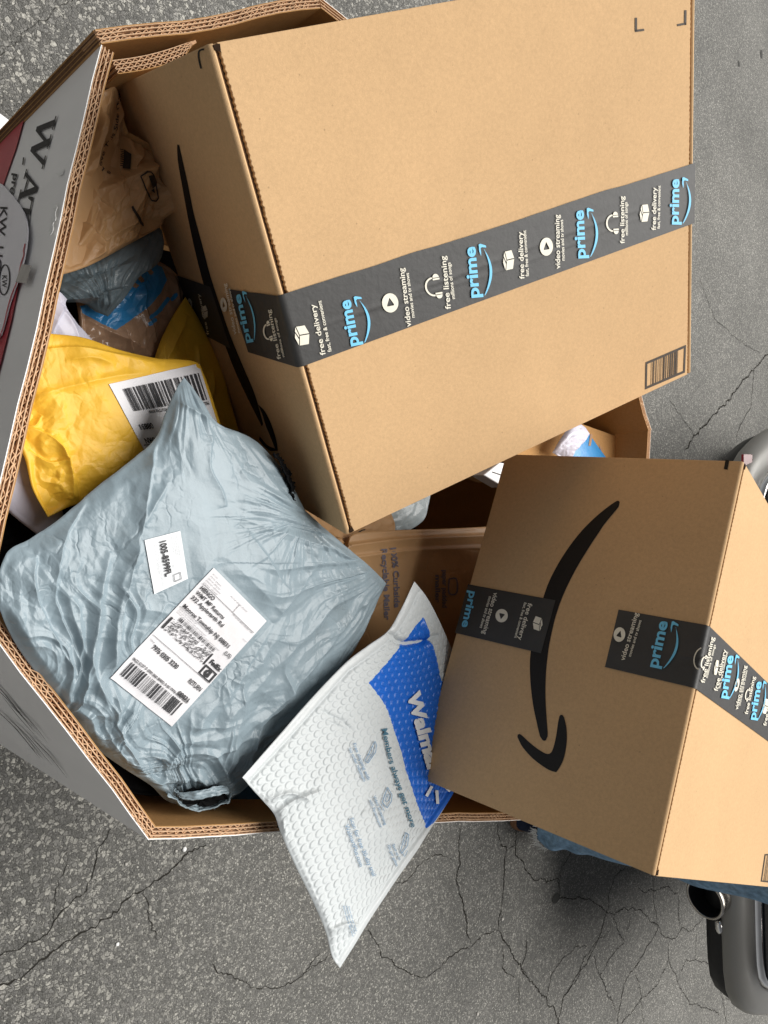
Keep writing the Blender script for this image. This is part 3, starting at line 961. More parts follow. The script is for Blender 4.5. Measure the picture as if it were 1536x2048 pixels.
# end tab of the near wall, folded round the top left corner and tapering to a point
dT = PE - PA; LT = np.linalg.norm(dT); dT = dT / LT; nT = inward(PA, PE)
def tabz(u): return RIM - .003 - .004 * u
mbk, mbf, mbi = MB(), MB(), MB()
TL_ = .37 * LT / 1.0
def tab_edge(u, o):
    base = PA + dT * (.004 + u * (TL_ - .004))
    w = 1 - sstep(.72, 1.0, np.array(u)) * .8
    return base + nT * (.0135 + .002 * math.sin(u * 4) + o * w)
for (a, b, mbx) in ((0, .0008, mbk), (.0118, .0128, mbi), (.0038, .0046, mbk), (.0078, .0086, mbk)):
    n = 16
    V = []; Fc = []
    for k in range(n + 1):
        u = k / n
        p_, q_ = tab_edge(u, a), tab_edge(u, b); z = tabz(u)
        V += [(p_[0], p_[1], .25), (q_[0], q_[1], .25), (q_[0], q_[1], z), (p_[0], p_[1], z)]
    for k in range(n):
        for j in range(4):
            Fc.append((4 * k + j, 4 * k + (j + 1) % 4, 4 * k + 4 + (j + 1) % 4, 4 * k + 4 + j))
    Fc += [(0, 3, 2, 1), (4 * n, 4 * n + 1, 4 * n + 2, 4 * n + 3)]
    mbx.add(V, Fc)
for (a, b) in ((.0010, .0036), (.0048, .0076), (.0088, .0116)):
    n = int(TL_ / .0039); prev = None
    for k in range(n + 1):
        u = k / n; p_ = tab_edge(u, a if k % 2 else b); z = tabz(u) - .0006
        if prev is not None:
            d = p_ - prev[0]; q_ = np.array([-d[1], d[0]]); q_ = q_ / np.linalg.norm(q_) * .0004
            a0, za = prev
            mbf.add([(a0[0] - q_[0], a0[1] - q_[1], DEEP), (p_[0] - q_[0], p_[1] - q_[1], DEEP), (p_[0] + q_[0], p_[1] + q_[1], DEEP), (a0[0] + q_[0], a0[1] + q_[1], DEEP),
                     (a0[0] - q_[0], a0[1] - q_[1], za), (p_[0] - q_[0], p_[1] - q_[1], z), (p_[0] + q_[0], p_[1] + q_[1], z), (a0[0] + q_[0], a0[1] + q_[1], za)],
                    [(4, 5, 6, 7), (0, 1, 5, 4), (1, 2, 6, 5), (2, 3, 7, 6), (3, 0, 4, 7)])
        prev = (p_, z)
tabo = mbi.build('joint_flap', MAT['kraft_bin'], bin_)
mbk.build('middle_liner', MAT['liner_edge'], tabo)
mbf.build('flute', MAT['flute'], tabo)
cr = MB(); V = []
for u in np.linspace(0, 1, 17):
    for o_ in (.001, .0115):
        p_ = tab_edge(u, o_); V.append((p_[0], p_[1], DEEP + .002))
cr.add(V, [(2 * k, 2 * k + 1, 2 * k + 3, 2 * k + 2) for k in range(16)])
cr.build('wall_core', MAT['cut_edge'], tabo)
# the cut edge of the far sheet standing proud of the corner: dark raw board with two paler liners
ce = MB()
nA = NR[0]; eA = (PE - A_out) / np.linalg.norm(PE - A_out)
for (a, b, back) in ((-.0009, .0004, -.0012), (.0036, .0043, -.0006), (.0072, .0079, -.0004), (.0108, .0122, -.0012)):
    p0 = A_out + nA * a + eA * back
    ce.box((p0[0], p0[1], 0), (*(nA * (b - a)), 0), (*(eA * .003), 0), (0, 0, RIM - .002))
ce.build('cut_edge', MAT['kraft_bin'], bin_)
ce = MB(); p0 = A_out + nA * .0004 + eA * .0004
ce.box((p0[0], p0[1], 0), (*(nA * .0104), 0), (*(eA * .002), 0), (0, 0, RIM - .004))
ce.build('cut_edge', MAT['cut_edge'], bin_)
fb = MB(); R_ = ring(.004)
fb.prism([(p[0], p[1], .0) for p in R_[1:]], (0, 0, .012))
fb.build('bin_floor', MAT['kraft_bin'], bin_)

# print on the two near outer faces
def face(i):
    a, b = CH[i], CH[i + 1]
    return Flat((a[0], a[1], 0) - np.array([*(NR[i] * .0024), 0]), (-NR[i][0], -NR[i][1], 0))
near, side = face(7), face(6)
pr = Print(near, .0004); pr.poly([(48, 241), (33, 296), (8, 368), (-60, 520), (-120, 560), (-120, 360), (-40, 300), (-1, 283)])
pr.poly([(40, 560), (24, 640), (2, 727), (-20, 800), (-80, 840), (-80, 600)])
pr.build('red_print', MAT['bin_red'], bin_)
SERIF = {  # block letters with slab serifs, unit cell 1 x 1
 'W': [[(0, 1), (.26, 1), (.26, .93), (.19, .93), (.34, .25), (.46, .78), (.42, .93), (.35, .93), (.35, 1), (.62, 1), (.62, .93), (.56, .93), (.72, .25), (.83, .93), (.75, .93), (.75, 1), (1, 1), (1, .93), (.93, .93), (.74, 0), (.66, 0), (.50, .62), (.36, 0), (.28, 0), (.07, .93), (0, .93)]],
 'A': [[(0, 0), (.30, 0), (.30, .07), (.21, .07), (.27, .27), (.27, .36), (.30, .36), (.44, .80), (.46, 1), (.60, 1), (.90, .07), (1, .07), (1, 0), (.62, 0), (.62, .07), (.70, .07), (.64, .27), (.27, .27), (.20, .07), (0, .07)],],
 'T': [[(.36, 0), (.70, 0), (.70, .07), (.61, .07), (.61, .93), (.85, .93), (.92, .70), (1, .70), (1, 1), (0, 1), (0, .70), (.08, .70), (.15, .93), (.42, .93), (.42, .07), (.36, .07)]],
 'E': [[(0, 0), (1, 0), (1, .3), (.92, .3), (.86, .08), (.36, .08), (.36, .48), (.7, .48), (.7, .56), (.36, .56), (.36, .92), (.84, .92), (.9, .7), (.98, .7), (.98, 1), (0, 1), (0, .93), (.14, .93), (.14, .07), (0, .07)]],
 'R': [[(0, 0), (.4, 0), (.4, .07), (.32, .07), (.32, .45), (.45, .45), (.75, 0), (1, 0), (1, .08), (.9, .08), (.66, .48), (.85, .6), (.85, .86), (.68, 1), (0, 1), (0, .93), (.12, .93), (.12, .07), (0, .07)]],
}
pr = Print(near, .0004)
def serif(ch, p0, p1, h):
    p0, p1 = np.array(p0, float), np.array(p1, float); e = p1 - p0; up = np.array([e[1], -e[0]]) / np.linalg.norm(e) * h
    for poly in SERIF[ch]:
        if ch == 'A':
            O_ = [(0, 0), (.30, 0), (.30, .07), (.22, .07), (.44, .80), (.62, .30), (.30, .30), (.27, .22), (.655, .22), (.71, .07), (.62, .07), (.62, 0), (1, 0), (1, .07), (.9, .07), (.58, 1), (.42, 1), (.09, .07), (0, .07)]
            poly = O_
        pr.poly([p0 + e * a + up * b for a, b in poly])
serif('W', (82, 224), (54, 330), 33); serif('A', (53, 338), (35, 404), 32); serif('T', (36, 388), (24, 446), 32)
pr.stroke([(48, 315), (46, 330)], 2.6)
pr.text('produce', (28, 347), (6, 448), h=11, bold=.03)
pr.build('black_print', MAT['ink'], bin_)
pr = Print(side, .0004)
for pts, w in (([(-30, 1350), (0, 1376), (40, 1425), (69, 1463)], 2.6), ([(-30, 1362), (0, 1383), (30, 1415), (50, 1440)], 2.0), ([(5, 1392), (40, 1436), (80, 1480)], 1.6),
               ([(-20, 1412), (0, 1426), (35, 1460), (80, 1516)], 2.6), ([(8, 1430), (50, 1466), (105, 1530)], 1.8), ([(20, 1408), (60, 1440), (97, 1486)], 1.4),
               ([(12, 1400), (45, 1432), (75, 1460)], 1.6), ([(60, 1470), (100, 1512), (135, 1556)], 1.6), ([(30, 1452), (60, 1490), (90, 1520)], 1.4), ([(48, 1464), (90, 1500), (128, 1540)], 1.0)):
    pr.stroke(pts, w * .6, taper=True)
pr.build('black_print', MAT['ink'], bin_)
# pale varnish crease on the same face
mbw = MB()
# loose round sticker on the near face, and the grey tape that holds it
def blob(surf, pts, off, thick, name, mat, parent, n=48):
    P = resample(pts + [pts[0]], n + 1)[:-1]
    f = surf.place(P, off + thick); b = surf.place(P, off)
    k = len(P)
    return make(name, np.vstack([f, b]), [tuple(range(k)), tuple(range(k, 2 * k))[::-1]] + [(i, (i + 1) % k, k + (i + 1) % k, k + i) for i in range(k)], mat, parent)
st = thing('round_sticker', 'big round white sticker with KW lettering taped to the bin\'s near printed side', 'sticker', tuple(near.place(np.array([20., 500.]), 0)))
blob(near, [(-60, 345), (0, 366), (20, 383), (42, 410), (56, 436), (60, 470), (53, 520), (41, 560), (24, 610), (12, 655), (-2, 682), (-60, 712), (-110, 560)], .0012, .0012, 'sticker_sheet', MAT['sticker'], st)
pr = Print(near, .0030); pr.stroke([(56, 490), (53, 505), (54, 512), (48, 530), (42, 560), (38, 571), (30, 590), (22, 616), (13, 655), (2, 682), (-6, 690)], 2.2); pr.build('red_edge', MAT['bin_red'], st)
pr = Print(near, .0030)
pr.text('KW  LIQUOR', path=[(6, 416), (4, 450), (-1, 490), (-7, 540), (-16, 620)], h=14, bold=.01)
pr.text('KW', (10, 553), (9, 577), h=10, bold=.008)
ell = [(14.6 + 10.5 * math.cos(t) + 3 * math.sin(t) * -.5, 562 + 30 * math.sin(t)) for t in np.linspace(0, 6.283, 30)]
pr.stroke(ell, 2.4, n=50)
pr.build('sticker_lettering', MAT['ink'], st)
patch(near, [(50, 531), (70, 534), (60, 570), (38, 567)], 'holding_tape', MAT['clear_tape'], st, .0034, 4, 4)
# torn white paper where the rim is crushed
blob(near, [(113, 411), (116, 416), (112, 426), (113, 440), (107, 448), (108, 460), (101, 472), (99, 463), (103, 450), (104, 436), (108, 428), (108, 417)], .0003, .0004, 'torn_patch', MAT['torn'], bin_, 24)
blob(near, [(112, 347), (119, 346), (124, 344), (128, 337), (126, 349), (118, 351)], .0003, .0003, 'torn_patch', MAT['torn'], bin_, 16)
for k in range(4): pass
MAT['corner_shade'] = coat('open_corner_shade', (.030, .018, .011), .9, .2, 300, spec=.05)  # near-black colour standing in for shade inside the carton corners
# ================================================================ the two big cartons
def carton(name, label, O, E0, E1, DN, teeth_seed, group=None):
    """O corner, E0 along the gap edge, E1 along the taped top, DN down; top surface exactly on the plane O,E0,E1"""
    O, E0, E1, DN = [np.asarray(x, float) for x in (O, E0, E1, DN)]
    t = thing(name, label, 'cardboard box', tuple(O + (E0 + E1) / 2 + DN), group)
    l0, l1, ld = [np.linalg.norm(x) for x in (E0, E1, DN)]
    e0, e1, dn = E0 / l0, E1 / l1, DN / ld
    rnd = random.Random(teeth_seed)
    prof = [(0, ld)]
    for a in np.linspace(0, math.pi / 2, 6):
        prof.append((.0038 * (1 - math.cos(a)), .0038 * (1 - math.sin(a))))
    prof += [(.0054, .0010), (.0058, .0062)]
    prof += [(l1 - x, y) for x, y in prof[::-1]]
    b = MB(); b.prism([O + e1 * x + dn * y for x, y in prof], E0)
    body = b.build('carton_body', MAT['kraft'], t)
    bevel(body, .0012, 2, 60)
    # two long flaps meeting under the tape, toothed short ends
    for (u0, u1) in ((0.0, .4985), (.5015, 1.0)):
        n = int((u1 - u0) * l0 / .0024)
        us = np.linspace(u0, u1, n)
        lo = [(u, .0084 + (.0006 if k % 2 else -.0004) + rnd.uniform(-.0004, .0004) + .0010 * vnoise(np.array([k * .05]), np.array([1.0]), teeth_seed)[0]) for k, u in enumerate(us)]
        hi = [(u, l1 - .0084 - (.0006 if k % 2 else -.0004) - rnd.uniform(-.0004, .0004)) for k, u in enumerate(us)][::-1]
        f = MB(); f.prism([O + e0 * (u * l0) + e1 * v + dn * .0048 for u, v in lo + hi], -dn * .0048)
        bevel(f.build('top_flap', MAT['kraft'], t), .0006, 2, 60)
    # dark plates painting the shade of small open corners between flap and panels
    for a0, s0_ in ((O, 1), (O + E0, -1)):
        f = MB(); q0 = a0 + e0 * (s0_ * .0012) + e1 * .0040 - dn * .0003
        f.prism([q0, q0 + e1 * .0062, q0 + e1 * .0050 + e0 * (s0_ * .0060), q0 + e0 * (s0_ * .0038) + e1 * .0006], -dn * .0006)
        f.build('corner_gap_shade', MAT['corner_shade'], t)
    # raw corrugated edge in the gap
    f = MB(); f.box(O + e1 * .0062 + dn * .0062 + E0 * .002, E0 * .996, e1 * .0016, -dn * .0026)
    f.build('raw_edge', MAT['cut_edge'], t)
    f = MB(); f.box(O + E1 - e1 * .0078 + dn * .0062 + E0 * .002, E0 * .996, e1 * .0016, -dn * .0026)
    f.build('raw_edge', MAT['cut_edge'], t)
    return t

def tape_strip(parent, path, u0, u1, E0, name='tape', wav=1.0, seed=0, ragged=0.0, n=36):
    """strip following path (list of 3-D points, outward normals) with width from u0 to u1 along E0"""
    pts = resample([p for p, _ in path], 260, smooth=False)
    L = np.concatenate([[0], np.cumsum(np.linalg.norm(np.diff([p for p, _ in path], axis=0), axis=1))]); L = L / L[-1]
    nn = np.stack([np.interp(np.linspace(0, 1, 260), L, np.array([q for _, q in path])[:, k]) for k in range(3)], -1)
    nn /= np.linalg.norm(nn, axis=1, keepdims=True)
    m = n
    T = np.linspace(0, 1, m + 1)
    A, B = np.meshgrid(np.arange(260), T, indexing='ij')
    w = .55 * crumple(A * .004, B * .075 * 4, .05, .012, seed, 2) + .00030 * (vnoise(A * .035, B * 3 + seed, seed + 3) - .5)
    seam = np.exp(-((B - .5 - .06 * np.sin(A * .02 + seed)) / .035) ** 2) + .7 * np.exp(-((B - .40 - .05 * np.sin(A * .03)) / .02) ** 2)
    w = (w * .6 + .0009 * seam * (vnoise(A * .02, B * 0 + 3, seed) - .15)) * wav
    w = np.clip(w, -.0002, .0011)
    ed = ragged * (vnoise(np.arange(260) * .06, np.zeros(260), seed + 9) - .5)
    U = u0 + (u1 - u0) * B + (B * ed[:, None])
    P = pts[:, None] + U[..., None] * E0 + nn[:, None] * (.0010 + w)[..., None]
    idx = np.arange(260 * (m + 1)).reshape(260, m + 1)
    Fq = np.stack([idx[:-1, :-1], idx[1:, :-1], idx[1:, 1:], idx[:-1, 1:]], -1).reshape(-1, 4)
    return make(name, P.reshape(-1, 3), Fq, MAT['tape'], parent, True)

def arcpath(O, e1, dn, v_end, w_end, nrm, r=.0042):
    """from the side face at depth w_end up round the edge to v_end along the top"""
    out = [(O + dn * w_end, -e1)]
    for a in np.linspace(0, math.pi / 2, 8):
        out.append((O + e1 * r * (1 - math.cos(a)) + dn * r * (1 - math.sin(a)), -e1 * math.cos(a) - dn * math.sin(a)))
    out.append((O + e1 * v_end, -dn))
    return out

# ---- upper carton, tilted on the pile
def corner(px, py, s): return CAM + ray((px, py)) * s
S1 = .88
B1O = corner(693, 1070, S1); B1A = corner(415, 88, S1 * .703); B1B = corner(1383, 745, S1 * 1.245)
E0, E1 = B1A - B1O, B1B - B1O
dn1 = np.array([.1346, .292, -.947]); dn1 /= np.linalg.norm(dn1)
DN = dn1 * .266
box1 = carton('shipping_box', 'biggest cardboard box lying tilted on the pile, black printed tape across its wide pale top', B1O, E0, E1, DN, 3)
e1n = E1 / np.linalg.norm(E1)
topn = np.cross(E0, E1); topn /= np.linalg.norm(topn); topn = topn if topn[2] > 0 else -topn
b1top = Flat(B1O, topn); sn = np.cross(E0, DN); b1side = Flat(B1O, sn)
l1 = np.linalg.norm(E1)
tp = tape_strip(box1, arcpath(B1O, e1n, dn1, l1 + .001, .118, topn), .4245, .574, E0, seed=4, ragged=.004)
wt, bt = Print(b1top, .0024), Logos(b1top, .0024)
wt.text('free delivery', (649, 708), (628, 607), h=10.5); wt.text('fast, free & convenient', (661, 702), (640, 600), h=7.5)
bt.text('prime', (716, 689), (697.5, 598), h=23, bold=.03); bt.smile((716, 689), (697.5, 598), 23)
wt.text('video streaming', (820, 652), (805, 535), h=10.5); wt.text('movies and tv shows', (827, 634), (815, 545), h=7)
wt.text('free listening', (899, 617), (888.5, 511), h=10.5); wt.text('millions of songs', (907.5, 597), (898, 524), h=7)
bt.text('prime', (956, 594), (947, 492.5), h=22, bold=.03); bt.smile((956, 594), (947, 492.5), 22)
wt.text('free delivery', (1046, 557), (1042, 463), h=9.5); wt.text('fast, free & convenient', (1055, 552), (1049, 460), h=6.5)
wt.text('video streaming', (1117.5, 537), (1115.5, 429), h=9.5); wt.text('movies and tv shows', (1126.5, 520.6), (1123, 439), h=6.5)
bt.text('prime', (1168, 516), (1163.5, 420), h=20, bold=.03); bt.smile((1168, 516), (1163.5, 420), 20)
wt.text('free listening', (1246, 486.5), (1245, 392), h=8.5); wt.text('millions of songs', (1253, 470), (1251.5, 404), h=6)
wt.text('free delivery', (1308.5, 460), (1310, 374.6), h=8.5); wt.text('fast, free & convenient', (1316.5, 457), (1318, 371), h=5.5)
bt.text('prime', (1353.5, 449), (1355, 358), h=18, bold=.03); bt.smile((1353.5, 449), (1355, 358), 18)
wt.icon('parcel', (602, 670), (-4, -22), (-17, 3)); wt.icon('play', (778, 605), (-3, -19), (-16, 3))
wt.icon('head', (864, 573), (-5, -24), (-18, 3)); wt.icon('parcel', (1014.5, 520), (-1, -22), (-13, 3))
wt.icon('play', (1090, 493), (-1, -18), (-13, 2)); wt.icon('head', (1222, 446), (-1, -22), (-14, 1)); wt.icon('parcel', (1286, 426), (1, -20), (-11, 1))
wt.build('tape_lettering', MAT['tape_white'], tp); bt.build('tape_logo', MAT['tape_blue'], tp)
# same tape on the end face
ws, bs = Print(b1side, .0024), Logos(b1side, .0024)
ws.text('video streaming', (477, 667), (456, 565), h=6.5); ws.text('movies and tv shows', (484, 664), (464, 575), h=4.5)
ws.icon('play', (451, 608), (-3, -14), (-6, 3)); ws.icon('head', (539, 662), (-4, -20), (-9, 4))
ws.text('free listening', (566, 716), (545, 617), h=7.5); ws.text('millions of songs', (573, 712), (556, 634), h=4.5)
bs.text('prime', (506, 683), (484, 586), h=13, bold=.03); bs.smile((506, 683), (484, 586), 13)
ws.build('tape_lettering', MAT['tape_white'], tp); bs.build('tape_logo', MAT['tape_blue'], tp)
# tape end wrapped up from the bottom
n_s = b1side.n
tp2 = patch(b1side, [(352, 549), (422, 573), (463, 697), (396, 662)], 'tape', MAT['tape'], box1, .0011, 12, 12)
ws = Print(b1side, .0018)
ws.icon('play', (382, 609), (-2, -13), (-5, 3)); ws.icon('parcel', (412, 623), (-2, -14), (-7, 3)); ws.text('free delivery', (421, 668), (402, 586), h=5)
ws.build('tape_lettering', MAT['tape_white'], tp2)
pr = Print(b1side, .0005)
L_ = [(355, 289), (356.5, 322), (366, 377), (377, 437), (390.5, 500), (407, 565), (426, 623), (448, 683), (470, 740), (494.5, 793), (524, 852)]
R_ = [(359, 290), (366, 322), (377, 371), (388, 426), (404, 486), (420.6, 549), (440, 609), (461.7, 672), (486, 731), (510, 788), (527, 848)]
LL, RR = resample(L_, 40), resample(R_, 40)
pr.addpx(np.vstack([LL, RR]), [(i, i + 1, 40 + i + 1, 40 + i) for i in range(39)])
A1 = resample([(517, 809), (525, 828), (532, 850), (541, 872), (551, 897)], 16); A2 = resample([(517, 809), (530, 822), (543, 848), (553, 880), (556, 901)], 16)
pr.addpx(np.vstack([A1, A2]), [(i, i + 1, 17 + i, 16 + i) for i in range(15)])
A1 = resample([(551, 897), (535, 890), (520, 872)], 10); A2 = resample([(556, 901), (538, 900), (519, 880)], 10)
pr.addpx(np.vstack([A1, A2]), [(i, i + 1, 11 + i, 10 + i) for i in range(9)])
pr.stroke([(409, 98), (400, 101), (398, 108), (399, 120), (403, 137)], 3.4)
pr.build('printed_logo', MAT['smile_ink'], box1)
pr = Print(b1top, .0005)
for pts in ([(1271.5, 35.5), (1271.5, 62.5)], [(1269.9, 62), (1287.8, 59.5)], [(1370.4, 20.4), (1370, 50)], [(1371.8, 47), (1354, 50.5)]):
    pr.stroke(pts, 4.4)
Q = [(1290.8, 724.5), (1371.7, 689.5), (1369.5, 745), (1289.7, 779)]
pr.rectq(Q, 0, 0, .045, 1); pr.rectq(Q, .955, 0, .045, 1); pr.rectq(Q, .045, 0, .91, .09); pr.rectq(Q, .045, .91, .91, .09)
bars(pr, Q, .14, .09, .70, .82, 62, 3)
pr.build('printed_marks', MAT['mark_ink'], box1)

# ---- second carton standing on the pile and the bin's lower edge
S2 = .816
B2O = corner(1308, 1752, S2); B2A = corner(1487, 922, S2 * 1.10721); B2B = corner(833, 1553, S2 * 1.28449)
E0b, DNb = B2A - B2O, B2B - B2O
e1b = np.array([.92, -.374, -.117]); e1b /= np.linalg.norm(e1b)
dnb = DNb / np.linalg.norm(DNb)
box2 = carton('shipping_box', 'upright cardboard box with a big black curved arrow on its side, at lower right', B2O, E0b, e1b * .56, DNb, 8)
n_t = np.cross(E0b, e1b); n_t /= np.linalg.norm(n_t)
b2top = Flat(B2O, n_t); b2face = Flat(B2O, np.cross(E0b, DNb))
ft = -b2face.n
tpa = tape_strip(box2, arcpath(B2O, e1b, dnb, .561, .108, n_t), .4275, .579, E0b, seed=11, wav=.6)
# print: face part
wf, bf = Print(b2face, .0024), Logos(b2face, .0024)
wf.text('video streaming', (1250.7, 1322.5), (1278.5, 1227.5), h=9.5); wf.text('movies and tv shows', (1263.4, 1314.4), (1284.7, 1242), h=6)
bf.text('prime', (1316.7, 1337.6), (1337, 1245), h=22, bold=.03); bf.smile((1316.7, 1337.6), (1337, 1245), 22)
for a in range(1):
    c = np.array((1233, 1266.5)); 
    wf.icon('play', (1240.5, 1270), (4, -14), (-11, -4))
arc = [(1405 + 17 * math.cos(t) * .9 - 3 * math.sin(t), 1318 + 22 * math.sin(t)) for t in np.linspace(math.pi * .55, math.pi * 1.42, 14)]
wf.stroke(arc, 2.4, n=20)
wf.build('tape_lettering', MAT['tape_white'], tpa); bf.build('tape_logo', MAT['tape_blue'], tpa)
wt, bt = Print(b2top, .0024), Logos(b2top, .0024)
wt.text('free listening', (1404.8, 1365.4), (1424.5, 1273.9), h=8); wt.text('millions of songs', (1411, 1355), (1427, 1289), h=4.5)
wt.icon('head', (1403, 1324), (3, -15), (-5, -1)); wt.icon('parcel', (1428.5, 1334), (3, -17), (-4.5, -1))
wt.text('free delivery', (1431, 1381.6), (1449.5, 1299), h=8); wt.text('fast, free & convenient', (1436, 1376), (1452, 1303), h=4)
bt.text('prime', (1448.8, 1396.7), (1463, 1311), h=15, bold=.03); bt.smile((1448.8, 1396.7), (1463, 1311), 12)
wt.icon('play', (1470, 1369), (3, -13), (-4.2, -1)); wt.text('video streaming', (1472, 1418.7), (1489.4, 1330.6), h=6.5); wt.text('movies and tv shows', (1477, 1410), (1491, 1340), h=3.6)
wt.icon('head', (1491, 1388), (3, -14), (-4, -1)); wt.text('free listening', (1491.7, 1428), (1506.8, 1352.6), h=6.5)
bt.text('prime', (1506.8, 1439.5), (1519.5, 1363), h=13, bold=.03); bt.smile((1506.8, 1439.5), (1519.5, 1363), 10)
wt.icon('parcel', (1527.6, 1411.7), (4, -17), (-6, -2)); wt.text('free delivery', (1529, 1451), (1543, 1375), h=6.5)
wt.text('video streaming', (1560, 1475), (1574, 1400), h=6); bt.text('prime', (1585, 1490), (1598, 1420), h=11, bold=.03)
wt.build('tape_lettering', MAT['tape_white'], tpa); bt.build('tape_logo', MAT['tape_blue'], tpa)
# tape coming up from the bottom on the face
tpb = patch(b2face, [(937, 1169), (1112, 1201), (1083, 1307), (911, 1266)], 'tape', MAT['tape'], box2, .0013, 12, 12)
wf, bf = Print(b2face, .0020), Logos(b2face, .0020)
bf.text('prime', (941, 1182), (925, 1254), h=15, bold=.03)
wf.text('video streaming', (989.5, 1185), (966, 1268), h=9); wf.text('movies and tv shows', (979.5, 1193), (961, 1256), h=6)
wf.icon('play', (1004.8, 1232), (-3, 13), (12, 3))
wf.text('free delivery', (1058, 1206.4), (1037, 1279.4), h=9); wf.text('fast, free & convenient', (1050, 1205), (1030, 1276), h=5.5)
wf.icon('parcel', (1077, 1248), (-3, 15), (11, 4))
wf.build('tape_lettering', MAT['tape_white'], tpb); bf.build('tape_logo', MAT['tape_blue'], tpb)
pr = Print(b2face, .0005)
def c8(pts): return [(1000 + x / 3.531, 980 + y / 3.531) for x, y in pts]
Lp = c8([(818, 82), (790, 100), (700, 170), (600, 265), (520, 360), (440, 475), (380, 580), (338, 670), (305, 765), (274, 870), (245, 1000), (218, 1145), (212, 1250), (218, 1380), (235, 1520), (260, 1640), (285, 1745), (300, 1765)])
Rp = c8([(845, 90), (838, 120), (740, 240), (700, 300), (640, 390), (560, 520), (500, 630), (440, 760), (395, 890), (372, 980), (355, 1060), (340, 1150), (325, 1300), (322, 1450), (328, 1580), (335, 1680), (338, 1735), (325, 1768)])
LL, RR = resample(Lp, 60), resample(Rp, 60)
pr.addpx(np.vstack([LL, RR]), [(i, i + 1, 60 + i + 1, 60 + i) for i in range(59)])
pr.poly(c8([(818, 82), (828, 76), (840, 78), (847, 86), (845, 90)])); pr.poly(c8([(300, 1765), (312, 1772), (325, 1768)]))
in1 = resample(c8([(155, 1732), (230, 1800), (290, 1843), (340, 1865), (370, 1840), (395, 1750), (410, 1650), (420, 1600)]), 40)
ou1 = resample(c8([(124, 1745), (160, 1815), (235, 1898), (330, 1968), (385, 1990), (405, 1985), (450, 1900), (472, 1780), (470, 1680), (455, 1608)]), 40)
pr.addpx(np.vstack([in1, ou1]), [(i, i + 1, 40 + i + 1, 40 + i) for i in range(39)])
pr.poly(c8([(155, 1732), (140, 1722), (126, 1728), (124, 1745)])); pr.poly(c8([(420, 1600), (428, 1588), (442, 1588), (455, 1608)]))
pr.stroke([(1455, 920), (1451.5, 939)], 7.5, n=2)
pr.build('printed_logo', MAT['smile_ink'], box2)
pr = Print(b2top, .0005)
Q = [(1529, 1708), (1562, 1706), (1552, 1767), (1521, 1763)]
pr.rectq(Q, 0, 0, .07, 1); pr.rectq(Q, .93, 0, .07, 1); pr.rectq(Q, .07, 0, .86, .05); pr.rectq(Q, .07, .95, .86, .05)
bars(pr, Q, .14, .05, .7, .9, 60, 3)
pr.build('printed_marks', MAT['mark_ink'], box2)
# ================================================================ soft parcels in the bin
MAT.update(
    poly_grey=crinkled('grey_poly_film', (.225, .285, .32), .37, 62, .42, .0022, .05, .5, col2=(.175, .215, .235), c2=(.58, .75), c2scale=9),
    poly_dark=crinkled('dark_grey_poly_film', (.115, .15, .17), .36, 60, .45, .0022, .06, .5),
    poly_black=crinkled('black_film', (.004, .004, .0045), .6, 60, .4, .002, .06, .08),  # black mailer lining, also used for the added shade sheets
    poly_pale=crinkled('pale_grey_film', (.42, .48, .50), .34, 70, .35, .002, .05, .5),
    yellow=crinkled('yellow_kraft_paper', (.72, .42, .035), .5, 50, .6, .0016, .07, .4, col2=(.60, .34, .03), c2=(.60, .74), c2scale=11),
    brown_paper=crinkled('brown_mailer_paper', (.46, .27, .125), .48, 45, .6, .0016, .06, .5),
    brown_film=crinkled('wrapped_brown_board', (.40, .25, .16), .22, 40, .30, .0016, .10, .6),
    white_film=crinkled('white_mailer_film', (.58, .57, .67), .4, 45, .20, .0014, .03, .45),
    bubble_white=coat('white_bubble_film', (.56, .595, .605), .5, .02, 60, bump=.12, bscale=160, spec=.5),
    bubble_blue=coat('blue_bubble_film', (.012, .135, .60), .30, .06, 60, bump=.12, bscale=160, spec=.5),
    seal=coat('heat_seal', (.57, .60, .61), .34, .02, 90, bump=.25, bscale=260, spec=.5),
    prime_blue=coat('blue_printed_tape', (.035, .25, .56), .3, .1, 30, bump=.3, bscale=60, spec=.6),
    blue_film=crinkled('dark_blue_film', (.03, .10, .19), .35, 60, .3, .002),
    clear_film=coat('clear_film', (.75, .74, .74), .12, .1, 30, bump=.7, bscale=50, spec=.8, alpha=.35),
    label=coat('label_paper', (.66, .68, .70), .45, .025, 40, bump=.25, bscale=70, spec=.4),
    label_dirty=coat('scuffed_label_paper', (.66, .65, .67), .45, .05, 20, bump=.25, bscale=70, spec=.4, col2=(.58, .56, .56), c2scale=18, c2lo=.55, c2hi=.72),
    label_ink=coat('label_ink', (.03, .03, .033), .6, .15, 200, spec=.3),
    label_grey=coat('label_grey_ink', (.25, .25, .26), .6, .25, 200, spec=.3),
    paper_ink=coat('mailer_ink', (.030, .022, .016), .6, .2, 200, spec=.3),
    faded_blue=coat('faded_blue_ink', (.17, .155, .19), .6, .15, 90, spec=.3),
    wm_ink=coat('teal_blue_ink', (.045, .14, .21), .5, .1, 100, spec=.4),
    wm_ink2=coat('small_blue_ink', (.16, .27, .40), .5, .1, 100, spec=.4),
    wm_white=coat('white_ink', (.68, .70, .72), .5, .05, 100, spec=.4),
)

def stuff(o):
    if o: o['kind'] = 'stuff'
    return o

